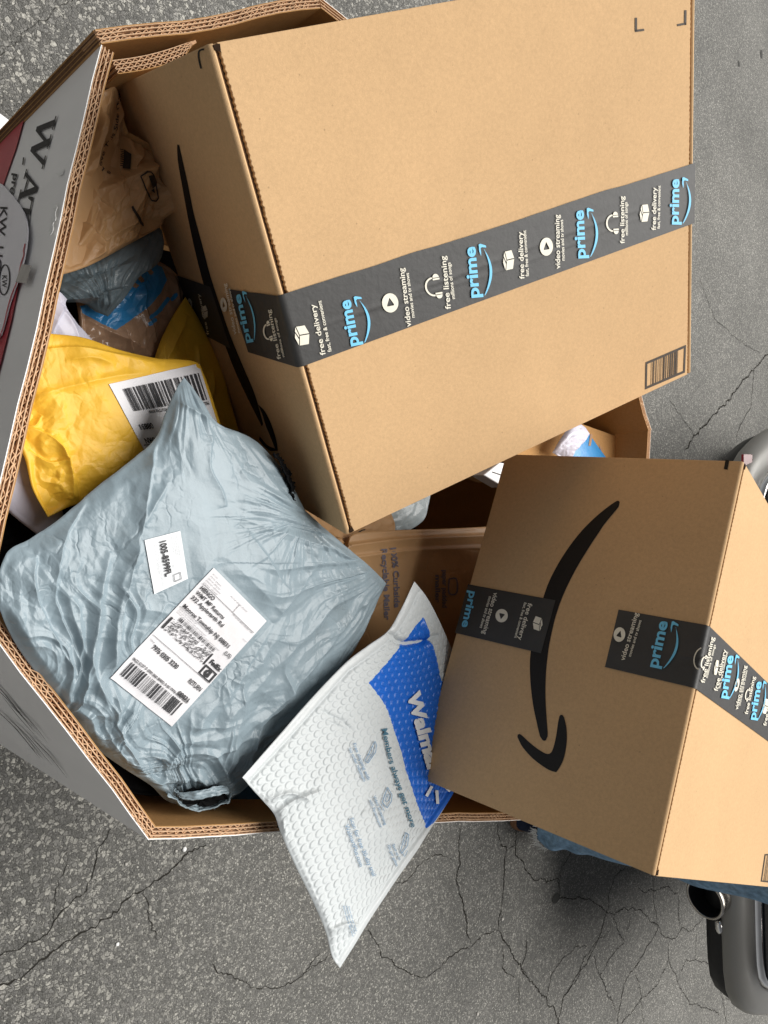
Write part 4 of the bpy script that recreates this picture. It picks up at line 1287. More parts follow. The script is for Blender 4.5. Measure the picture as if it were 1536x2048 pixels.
def fan(s, c, k, seed, r0, r1, amp, wob=.6, pw=2.0):
    """folds that run together at the photo point c"""
    d = s.px - np.array(c, float)
    r = np.linalg.norm(d, axis=-1); a = np.arctan2(d[..., 1], d[..., 0])
    a2 = a * k + wob * (vnoise(r * .012, a * 3, seed + 4) - .5) * 2
    f = lin_ridge(a2, r * .0035 + 7, seed) ** (pw * .45)
    f2 = lin_ridge(a2 * 2.1 + 3, r * .008, seed + 8) ** (pw * .45)
    m = sstep(0, r0, r) * (1 - sstep(r0, r1, r))
    return amp * (f + .45 * f2) * m

def folds(s, lines):
    """single traced folds: (px polyline, width px, height m, one-sided?)"""
    h = np.zeros(s.S.shape)
    for pts, w, a, side in lines:
        d, sg, t = seg_dist(s.px, resample(pts, 14) if len(pts) > 2 else pts)
        tap = np.sin(np.clip(t, 0, 1) * math.pi) ** .5 if side != 2 else 1.0
        if side == 0:
            h = h + a * np.exp(-(d / w) ** 1.4) * tap
        else:
            ss = np.where(sg > 0, 1.0, -1.0)
            h = h + a * np.where(ss > 0, np.exp(-d / (w * 2.5)), np.exp(-(d / (w * .45)) ** 1.5)) * tap
    return h

def label_mask(s, quads, soft=26):
    m = np.ones(s.S.shape)
    for q in quads:
        inside = in_poly(s.px, q)
        d, _, _ = seg_dist(s.px, list(q) + [q[0]])
        m = np.where(inside, .05, np.minimum(m, np.where(d < soft, .05 + .95 * d / soft, 1)))
    return m

# ---------------------------------------------------------------- grey poly mailer on top
LQ1 = [(359.5, 1061.5), (375, 1157), (307.5, 1188), (288, 1080)]
LQ2 = [(426, 1135), (532, 1241.5), (343, 1452), (219, 1355)]
gp = Sheet(
    t0=[(368, 755, .868), (402, 800, .872), (432, 846, .872), (500, 876, .865), (548, 925, .86), (580, 975, .855), (600, 1015, .85), (648, 1060, .845), (700, 1102, .84), (745, 1140, .835), (769, 1166, .83)],
    t1=[(-14, 1185, .868), (6, 1238, .862), (32, 1290, .854), (70, 1345, .846), (108, 1398, .84), (150, 1448, .835), (192, 1496, .828), (245, 1535, .822), (300, 1570, .812), (335, 1602, .80), (380, 1610, .79)],
    s0=[(368, 755, .868), (348, 785, .868), (328, 830, .866), (300, 885, .862), (215, 955, .862), (120, 1035, .862), (60, 1078, .864), (12, 1108, .866), (-14, 1185, .868)],
    s1=[(769, 1166, .83), (745, 1215, .825), (722, 1262, .82), (695, 1310, .815), (640, 1392, .81), (570, 1470, .80), (512, 1545, .80), (462, 1592, .79), (430, 1607, .785), (380, 1610, .79)],
    n=560, m=560, lift=.022, sharp=.55)
lm = label_mask(gp, [LQ1, LQ2])
PX = gp.px
lowleft = sstep(420, 120, PX[..., 0] - (PX[..., 1] - 1250) * .25)
bottom = sstep(1330, 1560, PX[..., 1] + .25 * (PX[..., 0] - 350))
h = (fan(gp, (392, 1680), 7, 3, 120, 640, .0065, wob=1.3, pw=4.5) + fan(gp, (130, 1560), 5, 8, 90, 600, .0085, wob=1.3, pw=4.5)
     + fan(gp, (800, 1120), 7, 5, 120, 520, .0055, pw=4) + fan(gp, (360, 720), 8, 9, 60, 260, .0035) + fan(gp, (590, 1030), 5, 19, 60, 220, .0025, pw=4)) * (.12 + .88 * lm)
h += crumple(gp.U, gp.V, .060, .12, 11, 4, ang=.7, stretch=2.0) * (.15 + .85 * lm) * (.55 + .45 * lowleft)
h += (crumple(gp.U, gp.V, .024, .34, 21, 3) * np.maximum(lowleft * .7, bottom)) * lm
h += crumple(gp.U, gp.V, .013, .17, 41, 2) * lm * (.15 + .9 * sstep(.45, .65, fbm(gp.U * 9, gp.V * 9, 12)))
h += crumple(gp.U, gp.V, 0.030, .09, 47, 2, ang=.9, stretch=2.2) * lm
h += folds(gp, [
    ([(330, 835), (300, 905), (282, 990), (270, 1062), (248, 1150), (228, 1260), (224, 1330)], 9, .010, 1),
    ([(192, 935), (165, 1010), (120, 1080), (105, 1190), (140, 1290), (160, 1370)], 8, .006, 1),
    ([(215, 1100), (190, 1200), (176, 1290), (165, 1370)], 10, .006, 0),
    ([(70, 1110), (60, 1170), (95, 1260), (140, 1345)], 9, .006, 1),
    ([(130, 1190), (150, 1270), (185, 1360), (210, 1420)], 8, .005, 0),
    ([(236, 1170), (215, 1290), (225, 1400), (225, 1480)], 8, .006, 0),
    ([(760, 1170), (690, 1230), (560, 1390), (470, 1470)], 10, .005, 1),
    ([(700, 1150), (600, 1260), (500, 1370), (420, 1450)], 10, .004, 0),
    ([(640, 1110), (560, 1200), (480, 1330), (410, 1440)], 9, .0035, 1),
    ([(690, 1290), (600, 1400), (520, 1470), (440, 1530)], 10, .006, 0),
    ([(500, 1465), (430, 1500), (360, 1520), (290, 1500)], 8, .005, 1),
    ([(420, 870), (410, 930), (430, 975), (440, 1010)], 7, .0045, 1),
    ([(345, 800), (400, 830), (430, 850)], 6, .004, 0),
    ([(330, 960), (300, 1010), (280, 1050)], 7, .003, 0),
    ([(480, 1060), (520, 1120), (560, 1180)], 8, .003, 1),
]) * (.06 + .94 * lm)
h *= sstep(0, .012, gp.edge)
h += .0025 * (vnoise(gp.U * 90, gp.V * 90, 6) - .5) * (1 - sstep(0, .01, gp.edge))
# the parcel inside: a soft block pushing up under the labels, low shoulder towards the near side
h += .013 * np.exp(-(((PX[..., 0] - 470) / 230) ** 2 + ((PX[..., 1] - 1150) / 260) ** 2))
gp.displace(h, 3); gp.recompute()
bag = thing('poly_mailer', 'large crumpled light grey plastic mailer bag with two white labels, filling the bin\'s near end', 'mailer bag', tuple(gp.P[260, 260]))
gp.build('bag_film', MAT['poly_grey'], bag, thick=.035)
lab1 = patch(gp, LQ1, 'label', MAT['label'], bag, .0012, 24, 30)
pr = Print(gp, .0024)
pr.textq('1005-8599FL', LQ1, .10, .44, .68, .17, bold=.035)
stuff(pr.build('label_lettering', MAT['label_ink'], lab1))
pr = Print(gp, .0024)
for y, w in ((.07, .45), (.12, .52), (.17, .40), (.22, .38), (.27, .33)): pr.textq('mmni lurnm eluntwi lnm', LQ1, .06, y, w, .022)
for y, w in ((.70, .84), (.76, .6)): pr.textq('lm aln mrnul mlnre num wlnm lurn elm', LQ1, .08, y, w, .022)
pr.textq('mrul n', LQ1, .60, .33, .12, .03); 
for a in ((.80, .18, .015, .2), (.93, .18, .015, .2), (.80, .18, .14, .02), (.80, .37, .14, .02)): pr.rectq(LQ1, *a)
stuff(pr.build('small_print', MAT['label_grey'], lab1))
lab2 = patch(gp, LQ2, 'label', MAT['label_dirty'], bag, .0012, 30, 44)
pr = Print(gp, .0024)
pr.textq('HIENGO', LQ2, .05, .135, .24, .028, bold=.03); pr.textq('WMT MP Returns', LQ2, .05, .178, .50, .028, bold=.02)
pr.textq('332 Applegarth Rd', LQ2, .05, .222, .56, .028, bold=.02); pr.textq('Monroe Township NJ 08831', LQ2, .05, .300, .80, .030, bold=.02)
pr.textq('(US)', LQ2, .86, .345, .10, .028, bold=.01); pr.textq('FedEx', LQ2, .80, .455, .18, .034, bold=.05)
for a in ((.78, .510, .022, .085), (.955, .510, .022, .085), (.78, .510, .197, .012), (.78, .585, .197, .012)): pr.rectq(LQ2, *a)
pr.textq('G', LQ2, .83, .530, .085, .046, bold=.09)
pr.textq('7976 0305 3230', LQ2, .12, .640, .42, .034, bold=.03); pr.textq('RETURN', LQ2, .76, .655, .20, .034, bold=.02)
pr.textq('08831', LQ2, .76, .770, .17, .030, bold=.03); pr.textq('9622 0137 0 (000 000 0000) 0 00 7976 0305 3230', LQ2, .04, .790, .90, .020, bold=.02)
bars(pr, LQ2, .06, .825, .86, .115, 110, 12, m=3)
bars(pr, LQ2, .13, .388, .62, .028, 120, 5)
pr.rectq(LQ2, .03, .425, .03, .10); pr.rectq(LQ2, .745, .425, .018, .10)
_r = random.Random(2)
for i in range(15):
    x = .08
    while x < .72:
        w = _r.choice([.008, .008, .013, .018])
        if _r.random() < .55: pr.rectq(LQ2, x, .425 + i * .0068, w, .0056)
        x += w + _r.choice([.003, .006])
stuff(pr.build('label_lettering', MAT['label_ink'], lab2))
pr = Print(gp, .0024)
for y, w in ((.025, .10), (.045, .20), (.065, .22), (.085, .26), (.105, .24)): pr.textq('lmrne ulnwm', LQ2, .04, y, w, .012)
pr.textq('mrne alnw murn', LQ2, .42, .045, .30, .012); pr.textq('uln mrnw elnru mwlne rnm', LQ2, .60, .125, .36, .013); pr.textq('lmrn mrwn', LQ2, .92, .20, .06, .01)
for y, w in ((.345, .3), (.36, .5), (.374, .75)): pr.textq('mrne alnw mru nelwm nrulm wlnm mrne alnw', LQ2, .04, y, w, .009)
pr.textq('TRK#', LQ2, .03, .625, .08, .014)
pr.rectq(LQ2, .03, .122, .94, .004, 12, 1); pr.rectq(LQ2, .58, .05, .006, .07); pr.rectq(LQ2, .02, .430 + .165, .96, .004, 12, 1); pr.rectq(LQ2, .02, .336, .5, .003, 8, 1)
stuff(pr.build('small_print', MAT['label_grey'], lab2))
# torn mouth at the lower end showing the black inside, with a rumpled lip
def ribbon(name, rows, mat, parent, amp=.002, seed=1, n=60, m=14, smooth=True):
    """sheet through several 3-D rows"""
    R_ = [resample(r, n) for r in rows]
    A = np.array(R_)
    T = np.linspace(0, len(rows) - 1, m)
    P = np.stack([np.stack([np.interp(T, np.arange(len(rows)), A[:, i, k]) for k in range(3)], -1) for i in range(n)], 0)
    du, dv = np.gradient(P, axis=0), np.gradient(P, axis=1); N = np.cross(du, dv); N /= np.linalg.norm(N, axis=-1, keepdims=True) + 1e-9
    I, J = np.meshgrid(np.arange(n), np.arange(m), indexing='ij')
    P = P + N * (amp * 2 * (fbm(I * .22, J * .5, seed) - .5) + amp * facet(I * .3, J * .6, seed))[..., None]
    idx = np.arange(n * m).reshape(n, m)
    F = np.stack([idx[:-1, :-1], idx[1:, :-1], idx[1:, 1:], idx[:-1, 1:]], -1).reshape(-1, 4)
    o = make(name, P.reshape(-1, 3), F, mat, parent, smooth)
    so = o.modifiers.new('thickness', 'SOLIDIFY'); so.thickness = .0012
    return o
def Z(pts): return [at_z(*p) for p in pts]
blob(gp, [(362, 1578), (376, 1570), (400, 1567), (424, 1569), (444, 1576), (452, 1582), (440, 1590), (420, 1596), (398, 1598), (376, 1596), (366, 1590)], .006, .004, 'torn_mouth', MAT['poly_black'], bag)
def G(pts): return [gp.place(np.array([[x, y]], float), o_)[0] for x, y, o_ in pts]
ribbon('torn_lip', [G([(330, 1584, .002), (352, 1592, .004), (372, 1599, .005), (400, 1603, .006), (430, 1599, .006), (448, 1590, .005), (458, 1580, .004)]), G([(330, 1578, .010), (350, 1584, .014), (370, 1592, .016), (400, 1597, .017), (428, 1594, .016), (446, 1586, .014), (456, 1577, .010)])], MAT['poly_grey'], bag, .0022, 6)
ribbon('torn_lip', [G([(345, 1568, .004), (364, 1566, .010), (400, 1561, .013), (430, 1564, .012), (455, 1574, .006)]), G([(352, 1572, .010), (368, 1571, .015), (400, 1567, .018), (428, 1570, .016), (450, 1577, .010)])], MAT['poly_grey'], bag, .002, 7)
ribbon('torn_lip', [Z([(352, 1574, .822), (356, 1585, .815), (366, 1603, .80)]), Z([(364, 1572, .828), (366, 1584, .822), (372, 1600, .808)])], MAT['poly_grey'], bag, .001, 9, 20, 6)
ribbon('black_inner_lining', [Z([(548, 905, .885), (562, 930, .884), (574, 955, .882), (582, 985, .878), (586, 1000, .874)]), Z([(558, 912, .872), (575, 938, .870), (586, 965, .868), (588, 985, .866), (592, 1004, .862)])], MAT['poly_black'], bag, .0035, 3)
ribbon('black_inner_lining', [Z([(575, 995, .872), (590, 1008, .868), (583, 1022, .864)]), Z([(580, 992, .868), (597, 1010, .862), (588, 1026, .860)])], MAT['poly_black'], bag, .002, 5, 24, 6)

# ---------------------------------------------------------------- yellow mailer in front, with label
LQY = [(452, 905), (294, 912), (217, 768), (396, 728)]
ye = Sheet(
    t0=[(72, 666, .822), (110, 668, .822), (170, 676, .822), (240, 700, .82), (310, 716, .818), (352, 718, .818), (392, 724, .815), (404, 742, .81)],
    t1=[(96, 1034, .815), (150, 1010, .81), (240, 985, .81), (350, 950, .81), (450, 905, .80)],
    s0=[(72, 666, .822), (62, 745, .82), (48, 820, .818), (36, 872, .818), (52, 925, .818), (66, 980, .818), (96, 1034, .815)],
    s1=[(404, 742, .81), (424, 800, .805), (440, 850, .80), (450, 905, .80)], n=360, m=360, lift=.016, sharp=.5)
PX = ye.px; lm = label_mask(ye, [LQY])
h = crumple(ye.U, ye.V, .045, .17, 51, 3) * lm + crumple(ye.U, ye.V, .022, .75, 53, 3) * sstep(230, 60, PX[..., 0] - .2 * (PX[..., 1] - 900)) * sstep(740, 860, PX[..., 1])
h += crumple(ye.U, ye.V, .03, .14, 57, 3) * lm
h += folds(ye, [([(75, 700), (150, 695), (230, 708), (330, 722)], 7, .004, 1), ([(70, 790), (150, 770), (230, 752), (300, 745)], 9, .004, 0),
                ([(48, 850), (95, 868), (128, 905), (150, 960), (160, 1010)], 6, .005, 1), 
                ([(60, 900), (100, 925), (140, 915)], 5, .004, 1), ([(90, 830), (75, 850), (60, 848)], 4, .004, 0), ([(110, 870), (140, 940), (145, 1000)], 5, .004, 0),
                ([(130, 720), (180, 715), (230, 730)], 6, .003, 0)])
h *= sstep(0, .008, ye.edge)
ye.displace(h); ye.recompute()
ymail = thing('padded_envelope', 'bright yellow padded envelope with a white barcode label, against the near rim', 'padded envelope', tuple(ye.P[180, 180]))
ye.build('envelope_body', MAT['yellow'], ymail, thick=.02)
ly = patch(ye, LQY, 'label', MAT['label_dirty'], ymail, .0010, 24, 30)
pr = Print(ye, .0022)
bars(pr, LQY, .04, .60, .86, .30, 95, 21, m=5)
pr.textq('08831', LQY, .76, .355, .155, .07, bold=.03); pr.textq('RETURN', LQY, .70, .17, .24, .07, bold=.03); pr.rectq(LQY, .68, .145, .30, .012, 6, 1)
pr.textq('9622 0137 0 (000 000 0000) 0 00 7976 7743 8788', LQY, .03, .545, .70, .035, bold=.02)
pr.textq('M', LQY, .80, .03, .08, .07, bold=.05)
stuff(pr.build('label_lettering', MAT['label_ink'], ly))
# second yellow envelope standing on edge against the carton
y2 = Sheet(
    t0=[(306, 725, .742), (322, 680, .744), (346, 632, .742), (371, 594, .738)],
    t1=[(330, 900, .72), (380, 890, .72), (430, 880, .718), (478, 862, .716)],
    s0=[(306, 725, .742), (310, 790, .74), (320, 850, .73), (330, 900, .72)],
    s1=[(371, 594, .738), (398, 640, .735), (422, 692, .73), (446, 750, .726), (462, 810, .72), (478, 862, .716)], n=160, m=200, lift=.010)
h = crumple(y2.U, y2.V, .05, .14, 61, 3, ang=1.0, stretch=2) + folds(y2, [([(330, 720), (352, 672), (372, 630)], 7, .004, 0), ([(372, 800), (392, 740), (392, 690)], 8, .005, 1), ([(410, 830), (424, 780), (420, 740)], 7, .004, 0)])
y2.displace(h * sstep(0, .006, y2.edge)); y2.recompute()
tag(y2.build('padded_envelope', MAT['yellow'], None, thick=.015), 'darker yellow envelope standing in shade between the tilted box and the labelled yellow one', 'padded envelope')

# ---------------------------------------------------------------- white mailers by the near wall
w1 = Sheet(t0=[(70, 572, .80), (106, 580, .80), (120, 584, .80), (134, 598, .797)], t1=[(60, 730, .785), (110, 735, .785), (170, 735, .785), (225, 725, .775)],
           s0=[(70, 572, .80), (66, 640, .79), (60, 730, .785)], s1=[(134, 598, .797), (130, 615, .793), (150, 645, .785), (172, 668, .78), (225, 725, .775)], n=120, m=120, lift=.008)
w1.displace((crumple(w1.U, w1.V, .035, .22, 71, 2) + folds(w1, [([(130, 612), (112, 640), (100, 680)], 5, .005, 1), ([(128, 620), (150, 660), (160, 700)], 5, .003, 0)])) * sstep(0, .005, w1.edge)); w1.recompute()
tag(w1.build('white_mailer', MAT['white_film'], None, thick=.012), 'small folded white mailer tucked between the near rim and the bright yellow envelope\'s top edge', 'mailer bag')
w2 = Sheet(t0=[(-50, 870, .79), (10, 880, .79), (40, 885, .79), (60, 900, .785)], t1=[(-50, 985, .79), (-10, 1000, .79), (30, 1035, .785), (78, 1072, .78)],
           s0=[(-50, 870, .79), (-50, 985, .79)], s1=[(60, 900, .785), (85, 960, .785), (125, 1030, .78), (78, 1072, .78)], n=120, m=120, lift=.012)
w2.displace(crumple(w2.U, w2.V, .05, .10, 73, 2) * sstep(0, .005, w2.edge)); w2.recompute()
tag(w2.build('white_mailer', MAT['white_film'], None, thick=.015), 'smooth white mailer poking out under the yellow envelope\'s lower left corner by the rim', 'mailer bag')

# ---------------------------------------------------------------- brown paper mailer, badly crumpled, top left
bm_ = Sheet(
    t0=[(196, 186, .812), (212, 180, .812), (230, 174, .808), (240, 210, .80), (248, 268, .795), (285, 276, .792), (312, 318, .79), (330, 366, .788), (336, 402, .786)],
    t1=[(106, 553, .80), (140, 545, .798), (178, 531, .795), (215, 512, .79), (250, 492, .786), (290, 470, .784), (322, 448, .784), (336, 402, .786)],
    s0=[(196, 186, .812), (182, 260, .812), (160, 350, .81), (138, 440, .806), (106, 553, .80)],
    s1=[(336, 402, .786), (337, 403, .786)], n=330, m=330, lift=.012, sharp=.5)
h = crumple(bm_.U, bm_.V, .052, .95, 81, 3) + crumple(bm_.U, bm_.V, .020, .45, 85, 3)
h += folds(bm_, [([(150, 420), (185, 455), (205, 500), (170, 530)], 9, .010, 1), ([(205, 380), (260, 350), (300, 340)], 8, .008, 0), ([(215, 230), (195, 300), (200, 380), (230, 430)], 9, .010, 1),
                 ([(200, 490), (240, 460), (290, 430)], 8, .008, 0), ([(250, 270), (275, 300), (255, 340)], 6, .010, 1), ([(265, 345), (300, 340), (330, 400)], 8, .006, 0), ([(160, 360), (150, 410), (160, 470)], 8, .007, 0)])
h = h * sstep(0, .007, bm_.edge) * .85
bm_.displace(h); bm_.recompute()
bmo = thing('paper_mailer', 'badly crumpled brown paper mailer with black print in the bin\'s upper left corner', 'paper mailer', tuple(bm_.P[150, 150]))
bm_.build('mailer_paper', MAT['brown_paper'], bmo, thick=.012)
pr = Print(bm_, .0016)
pr.text('e Love This Side Over', path=[(222, 347), (204, 335), (203, 318), (212, 295), (232, 262), (238, 225), (240, 178)], h=6, bold=.01)
pr.stroke([(264, 412), (276, 436), (283, 448), (298, 456)], 5)
for k in range(9): pr.stroke([(241, 300 + 4 * k), (250 + k * .4, 302 + 4 * k)], 1.6)
pr.stroke([(281, 352), (302, 344), (316, 392), (300, 398), (281, 352)], 2.6); pr.poly([(296, 352), (306, 349), (312, 372), (303, 376)]); pr.poly([(300, 380), (308, 376), (311, 388)])
stuff(pr.build('printed_lettering', MAT['paper_ink'], bmo))
pw = patch(bm_, [(250, 300), (264, 310), (262, 340), (246, 338)], 'print_block', MAT['paper_ink'], bmo, .0014, 6, 6)
# loose board edge rising between the mailer and the carton
pts = Z([(258, 265, .812), (296, 286, .815), (326, 366, .800)])
bf_ = MB(); bf_.prism([pts[0], pts[1], pts[2], pts[2] - [0, 0, .05], pts[0] - [0, 0, .05]], (.0015, -.001, 0))
tag(bf_.build('board_sheet', MAT['kraft_bin']), 'thin loose brown board with a bent corner standing between crumpled paper and the biggest box', 'cardboard sheet')

# ---------------------------------------------------------------- dark grey poly bag
dg = Sheet(
    t0=[(100, 548, .775), (160, 520, .775), (240, 480, .772), (300, 452, .770), (322, 462, .768), (318, 500, .765)],
    t1=[(95, 600, .765), (130, 605, .765), (165, 606, .765), (190, 622, .764), (216, 633, .764)],
    s0=[(100, 548, .775), (98, 575, .77), (95, 600, .765)],
    s1=[(318, 500, .765), (298, 538, .765), (262, 560, .765), (238, 605, .765), (216, 633, .764)], n=220, m=200, lift=.02)
h = crumple(dg.U, dg.V, .035, .42, 91, 3, ang=.6, stretch=1.6) + crumple(dg.U, dg.V, .016, .16, 93, 2) + fan(dg, (210, 650), 6, 4, 40, 260, .006) + folds(dg, [([(300, 470), (262, 520), (240, 560), (210, 620)], 5, .008, 1), ([(120, 560), (170, 590), (180, 600)], 6, .005, 0), ([(180, 600), (200, 585), (250, 575)], 5, .005, 1)])
dg.displace(h * sstep(0, .006, dg.edge)); dg.recompute()
tag(dg.build('poly_mailer', MAT['poly_dark'], None, thick=.02), 'dark slate grey plastic bag with a shiny fold under the crumpled brown paper mailer', 'mailer bag')

# ---------------------------------------------------------------- brown carton wrapped in film with blue print
bp = Sheet(
    t0=[(150, 590, .735), (200, 560, .738), (260, 530, .738), (300, 520, .734), (332, 532, .728), (366, 562, .716)],
    t1=[(160, 700, .728), (210, 705, .728), (280, 725, .725), (330, 740, .715)],
    s0=[(150, 590, .735), (158, 640, .733), (160, 700, .728)],
    s1=[(366, 562, .716), (362, 615, .716), (350, 660, .714), (330, 740, .715)], n=220, m=180, lift=.02)
h = crumple(bp.U, bp.V, .05, .32, 101, 3) + crumple(bp.U, bp.V, .016, .22, 103, 2) + folds(bp, [([(300, 560), (270, 575), (255, 600)], 6, .005, 1), ([(290, 560), (300, 620), (320, 690)], 6, .004, 1), ([(165, 630), (220, 660), (300, 700)], 6, .004, 0), ([(250, 640), (262, 690), (275, 715)], 5, .006, 1)])
bp.displace(h * sstep(0, .006, bp.edge)); bp.recompute()
bluepoly = [(160, 612), (165, 626), (205, 648), (232, 660), (262, 640), (300, 612), (322, 585), (334, 560), (325, 535), (300, 522), (285, 525), (262, 560), (215, 600)]
cxy = (bp.px[:-1, :-1] + bp.px[1:, 1:]) / 2
fm = in_poly(cxy, bluepoly).astype(int)
for st_ in ([(270, 545), (284, 560)], [(288, 528), (302, 545)], [(262, 565), (272, 572)]):
    d, _, _ = seg_dist(cxy, st_); fm[d < 4.5] = 0
for st_ in ([(352, 590), (345, 598)], [(336, 598), (318, 622)], [(322, 618), (302, 635)], [(310, 640), (300, 648)]):
    d, _, _ = seg_dist(cxy, st_); fm[d < 4] = 1
tag(bp.build('wrapped_parcel', None, None, thick=.04, mats=[MAT['brown_film'], MAT['prime_blue']], face_mats=fm), 'brown parcel with blue printed tape and shiny clear wrap, below the dark grey bag', 'parcel')

# ---------------------------------------------------------------- padded brown mailer in the middle with faded blue print
pm = Sheet(
    t0=[(692, 1092, .742), (712, 1066, .742), (800, 1060, .742), (900, 1057, .742), (1000, 1052, .742)],
    t1=[(560, 1560, .70), (650, 1560, .70), (760, 1540, .70), (900, 1500, .70)],
    s0=[(692, 1092, .742), (676, 1140, .742), (690, 1230, .74), (660, 1330, .725), (610, 1450, .71), (560, 1560, .70)],
    s1=[(1000, 1052, .742), (980, 1200, .74), (940, 1350, .72), (900, 1500, .70)], n=240, m=280, lift=.008, sharp=.3)
h = crumple(pm.U, pm.V, .07, .05, 111, 2) + folds(pm, [([(700, 1090), (800, 1078), (980, 1070)], 8, .006, 2), ([(700, 1115), (820, 1100), (980, 1094)], 7, .004, 2), ([(940, 1100), (925, 1200), (890, 1330)], 22, .006, 0)])
pm.displace(h * sstep(0, .006, pm.edge)); pm.recompute()
pmo = thing('paper_mailer', 'flat padded brown paper mailer with faded blue print below the tilted box\'s lowest corner', 'paper mailer', tuple(pm.P[120, 140]))
pm.build('mailer_paper', MAT['brown_paper'], pmo, thick=.02)
pr = Print(pm, .0012)
pr.text('100% Curbside', path=[(780, 1096), (786, 1150), (788, 1215)], h=11, bold=.03)
pr.text('Recyclable Mailer', path=[(762, 1098), (766, 1160), (768, 1240)], h=11, bold=.03)
pr.text('paper padded', path=[(884, 1140), (884, 1215)], h=9, bold=.03); pr.text('mailer', path=[(870, 1150), (870, 1205)], h=9, bold=.03)
pr.stroke([(897, 1158), (912, 1158), (912, 1186), (897, 1186), (897, 1158)], 3)
pr.build('faded_lettering', MAT['faded_blue'], pmo)['kind'] = 'stuff'
# crumpled brown mailer with black letters under the tilted box corner
pk = Sheet(
    t0=[(540, 900, .69), (590, 960, .69), (680, 1010, .685), (780, 1020, .68)],
    t1=[(560, 1000, .745), (600, 1050, .745), (660, 1110, .742), (700, 1140, .74), (760, 1120, .735)],
    s0=[(540, 900, .69), (548, 950, .72), (560, 1000, .745)], s1=[(780, 1020, .68), (790, 1060, .70), (760, 1120, .735)], n=180, m=120, lift=.006)
pk.displace((crumple(pk.U, pk.V, .05, .22, 121, 3) + folds(pk, [([(600, 1010), (650, 1060), (700, 1100)], 8, .005, 1), ([(668, 1078), (678, 1095)], 4, .006, 0)])) * sstep(0, .006, pk.edge)); pk.recompute()
pko = thing('paper_mailer', 'brown paper mailer with black curved letters squeezed under the tilted box\'s lowest corner', 'paper mailer', tuple(pk.P[90, 60]))
pk.build('mailer_paper', MAT['brown_paper'], pko, thick=.012)
pr = Print(pk, .0014); pr.text('S o Ci', path=[(578, 1030), (590, 1018), (602, 1004)], h=9, bold=.02); pr.text('c', (716, 1072), (732, 1066), h=12, bold=.02)
pr.stroke([(583, 1018), (577, 1024), (579, 1030), (576, 1034)], 2.4)
stuff(pr.build('printed_lettering', MAT['paper_ink'], pko))

# ---------------------------------------------------------------- pale bag in the hole right of the corner
lb = Sheet(t0=[(740, 1010, .655), (800, 990, .66), (862, 985, .66)], t1=[(735, 1068, .655), (770, 1068, .655), (812, 1064, .655)],
           s0=[(740, 1010, .655), (735, 1068, .655)], s1=[(862, 985, .66), (856, 1010, .66), (846, 1040, .66), (812, 1064, .655)], n=120, m=80, lift=.012)
lb.displace((crumple(lb.U, lb.V, .03, .22, 131, 3)) * sstep(0, .005, lb.edge)); lb.recompute()
tag(lb.build('poly_mailer', MAT['poly_pale'], None, thick=.02), 'small pale grey crumpled bag peeping out beneath the tilted box beside the black gap', 'mailer bag')
# blue mailer under the grey bag at the lower wall
bl = Sheet(t0=[(165, 1470, .75), (260, 1490, .742), (380, 1500, .74), (590, 1510, .738)], t1=[(168, 1500, .752), (230, 1526, .75), (300, 1550, .748), (420, 1592, .752), (565, 1606, .766)],
           s0=[(165, 1470, .75), (168, 1500, .752)], s1=[(590, 1510, .738), (580, 1560, .752), (565, 1606, .766)], n=160, m=60, lift=.004)
bl.displace(crumple(bl.U, bl.V, .04, .10, 141, 2) * sstep(0, .004, bl.edge)); bl.recompute()
tag(bl.build('blue_mailer', MAT['blue_film'], None, thick=.012), 'dark blue mailer lying low along the bin\'s lower wall under the large grey bag', 'mailer bag')
# slim translucent pouch left of the bubble mailer
tpz = Sheet(t0=[(496, 1500, .775), (512, 1488, .775), (534, 1476, .775)], t1=[(504, 1524, .77), (518, 1514, .77), (540, 1500, .77)], s0=[(496, 1500, .775), (504, 1524, .77)], s1=[(534, 1476, .775), (540, 1500, .77)], n=50, m=30, lift=.006)
tpz.displace(crumple(tpz.U, tpz.V, .012, .3, 151, 2) * sstep(0, .002, tpz.edge)); tpz.recompute()
tag(tpz.build('plastic_pouch', MAT['white_film'], None, thick=.008), 'tiny translucent plastic pouch between the grey bag and the white bubble mailer\'s left corner', 'pouch')

# ---------------------------------------------------------------- added black sheets standing in for deep shade in the bin's gaps
def shade_sheet(x0, x1, y0, y1, z, label, seed):
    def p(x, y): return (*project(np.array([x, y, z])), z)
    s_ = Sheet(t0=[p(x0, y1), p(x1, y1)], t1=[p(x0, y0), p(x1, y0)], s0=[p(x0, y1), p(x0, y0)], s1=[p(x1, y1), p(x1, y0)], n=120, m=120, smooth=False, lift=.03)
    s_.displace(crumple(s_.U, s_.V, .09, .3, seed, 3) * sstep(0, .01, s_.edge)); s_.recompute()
    return tag(s_.build('gap_shade_sheet', MAT['poly_black'], None, thick=.18), label, 'shade sheet')
shade_sheet(.345, .84, -.25, .36, .60, 'black plastic bag deep in the dark gap at the grey mailer\'s left corner', 5)
shade_sheet(.87, 1.20, -.37, .42, .42, 'added black sheet standing in for deep shade between the two big boxes', 9)

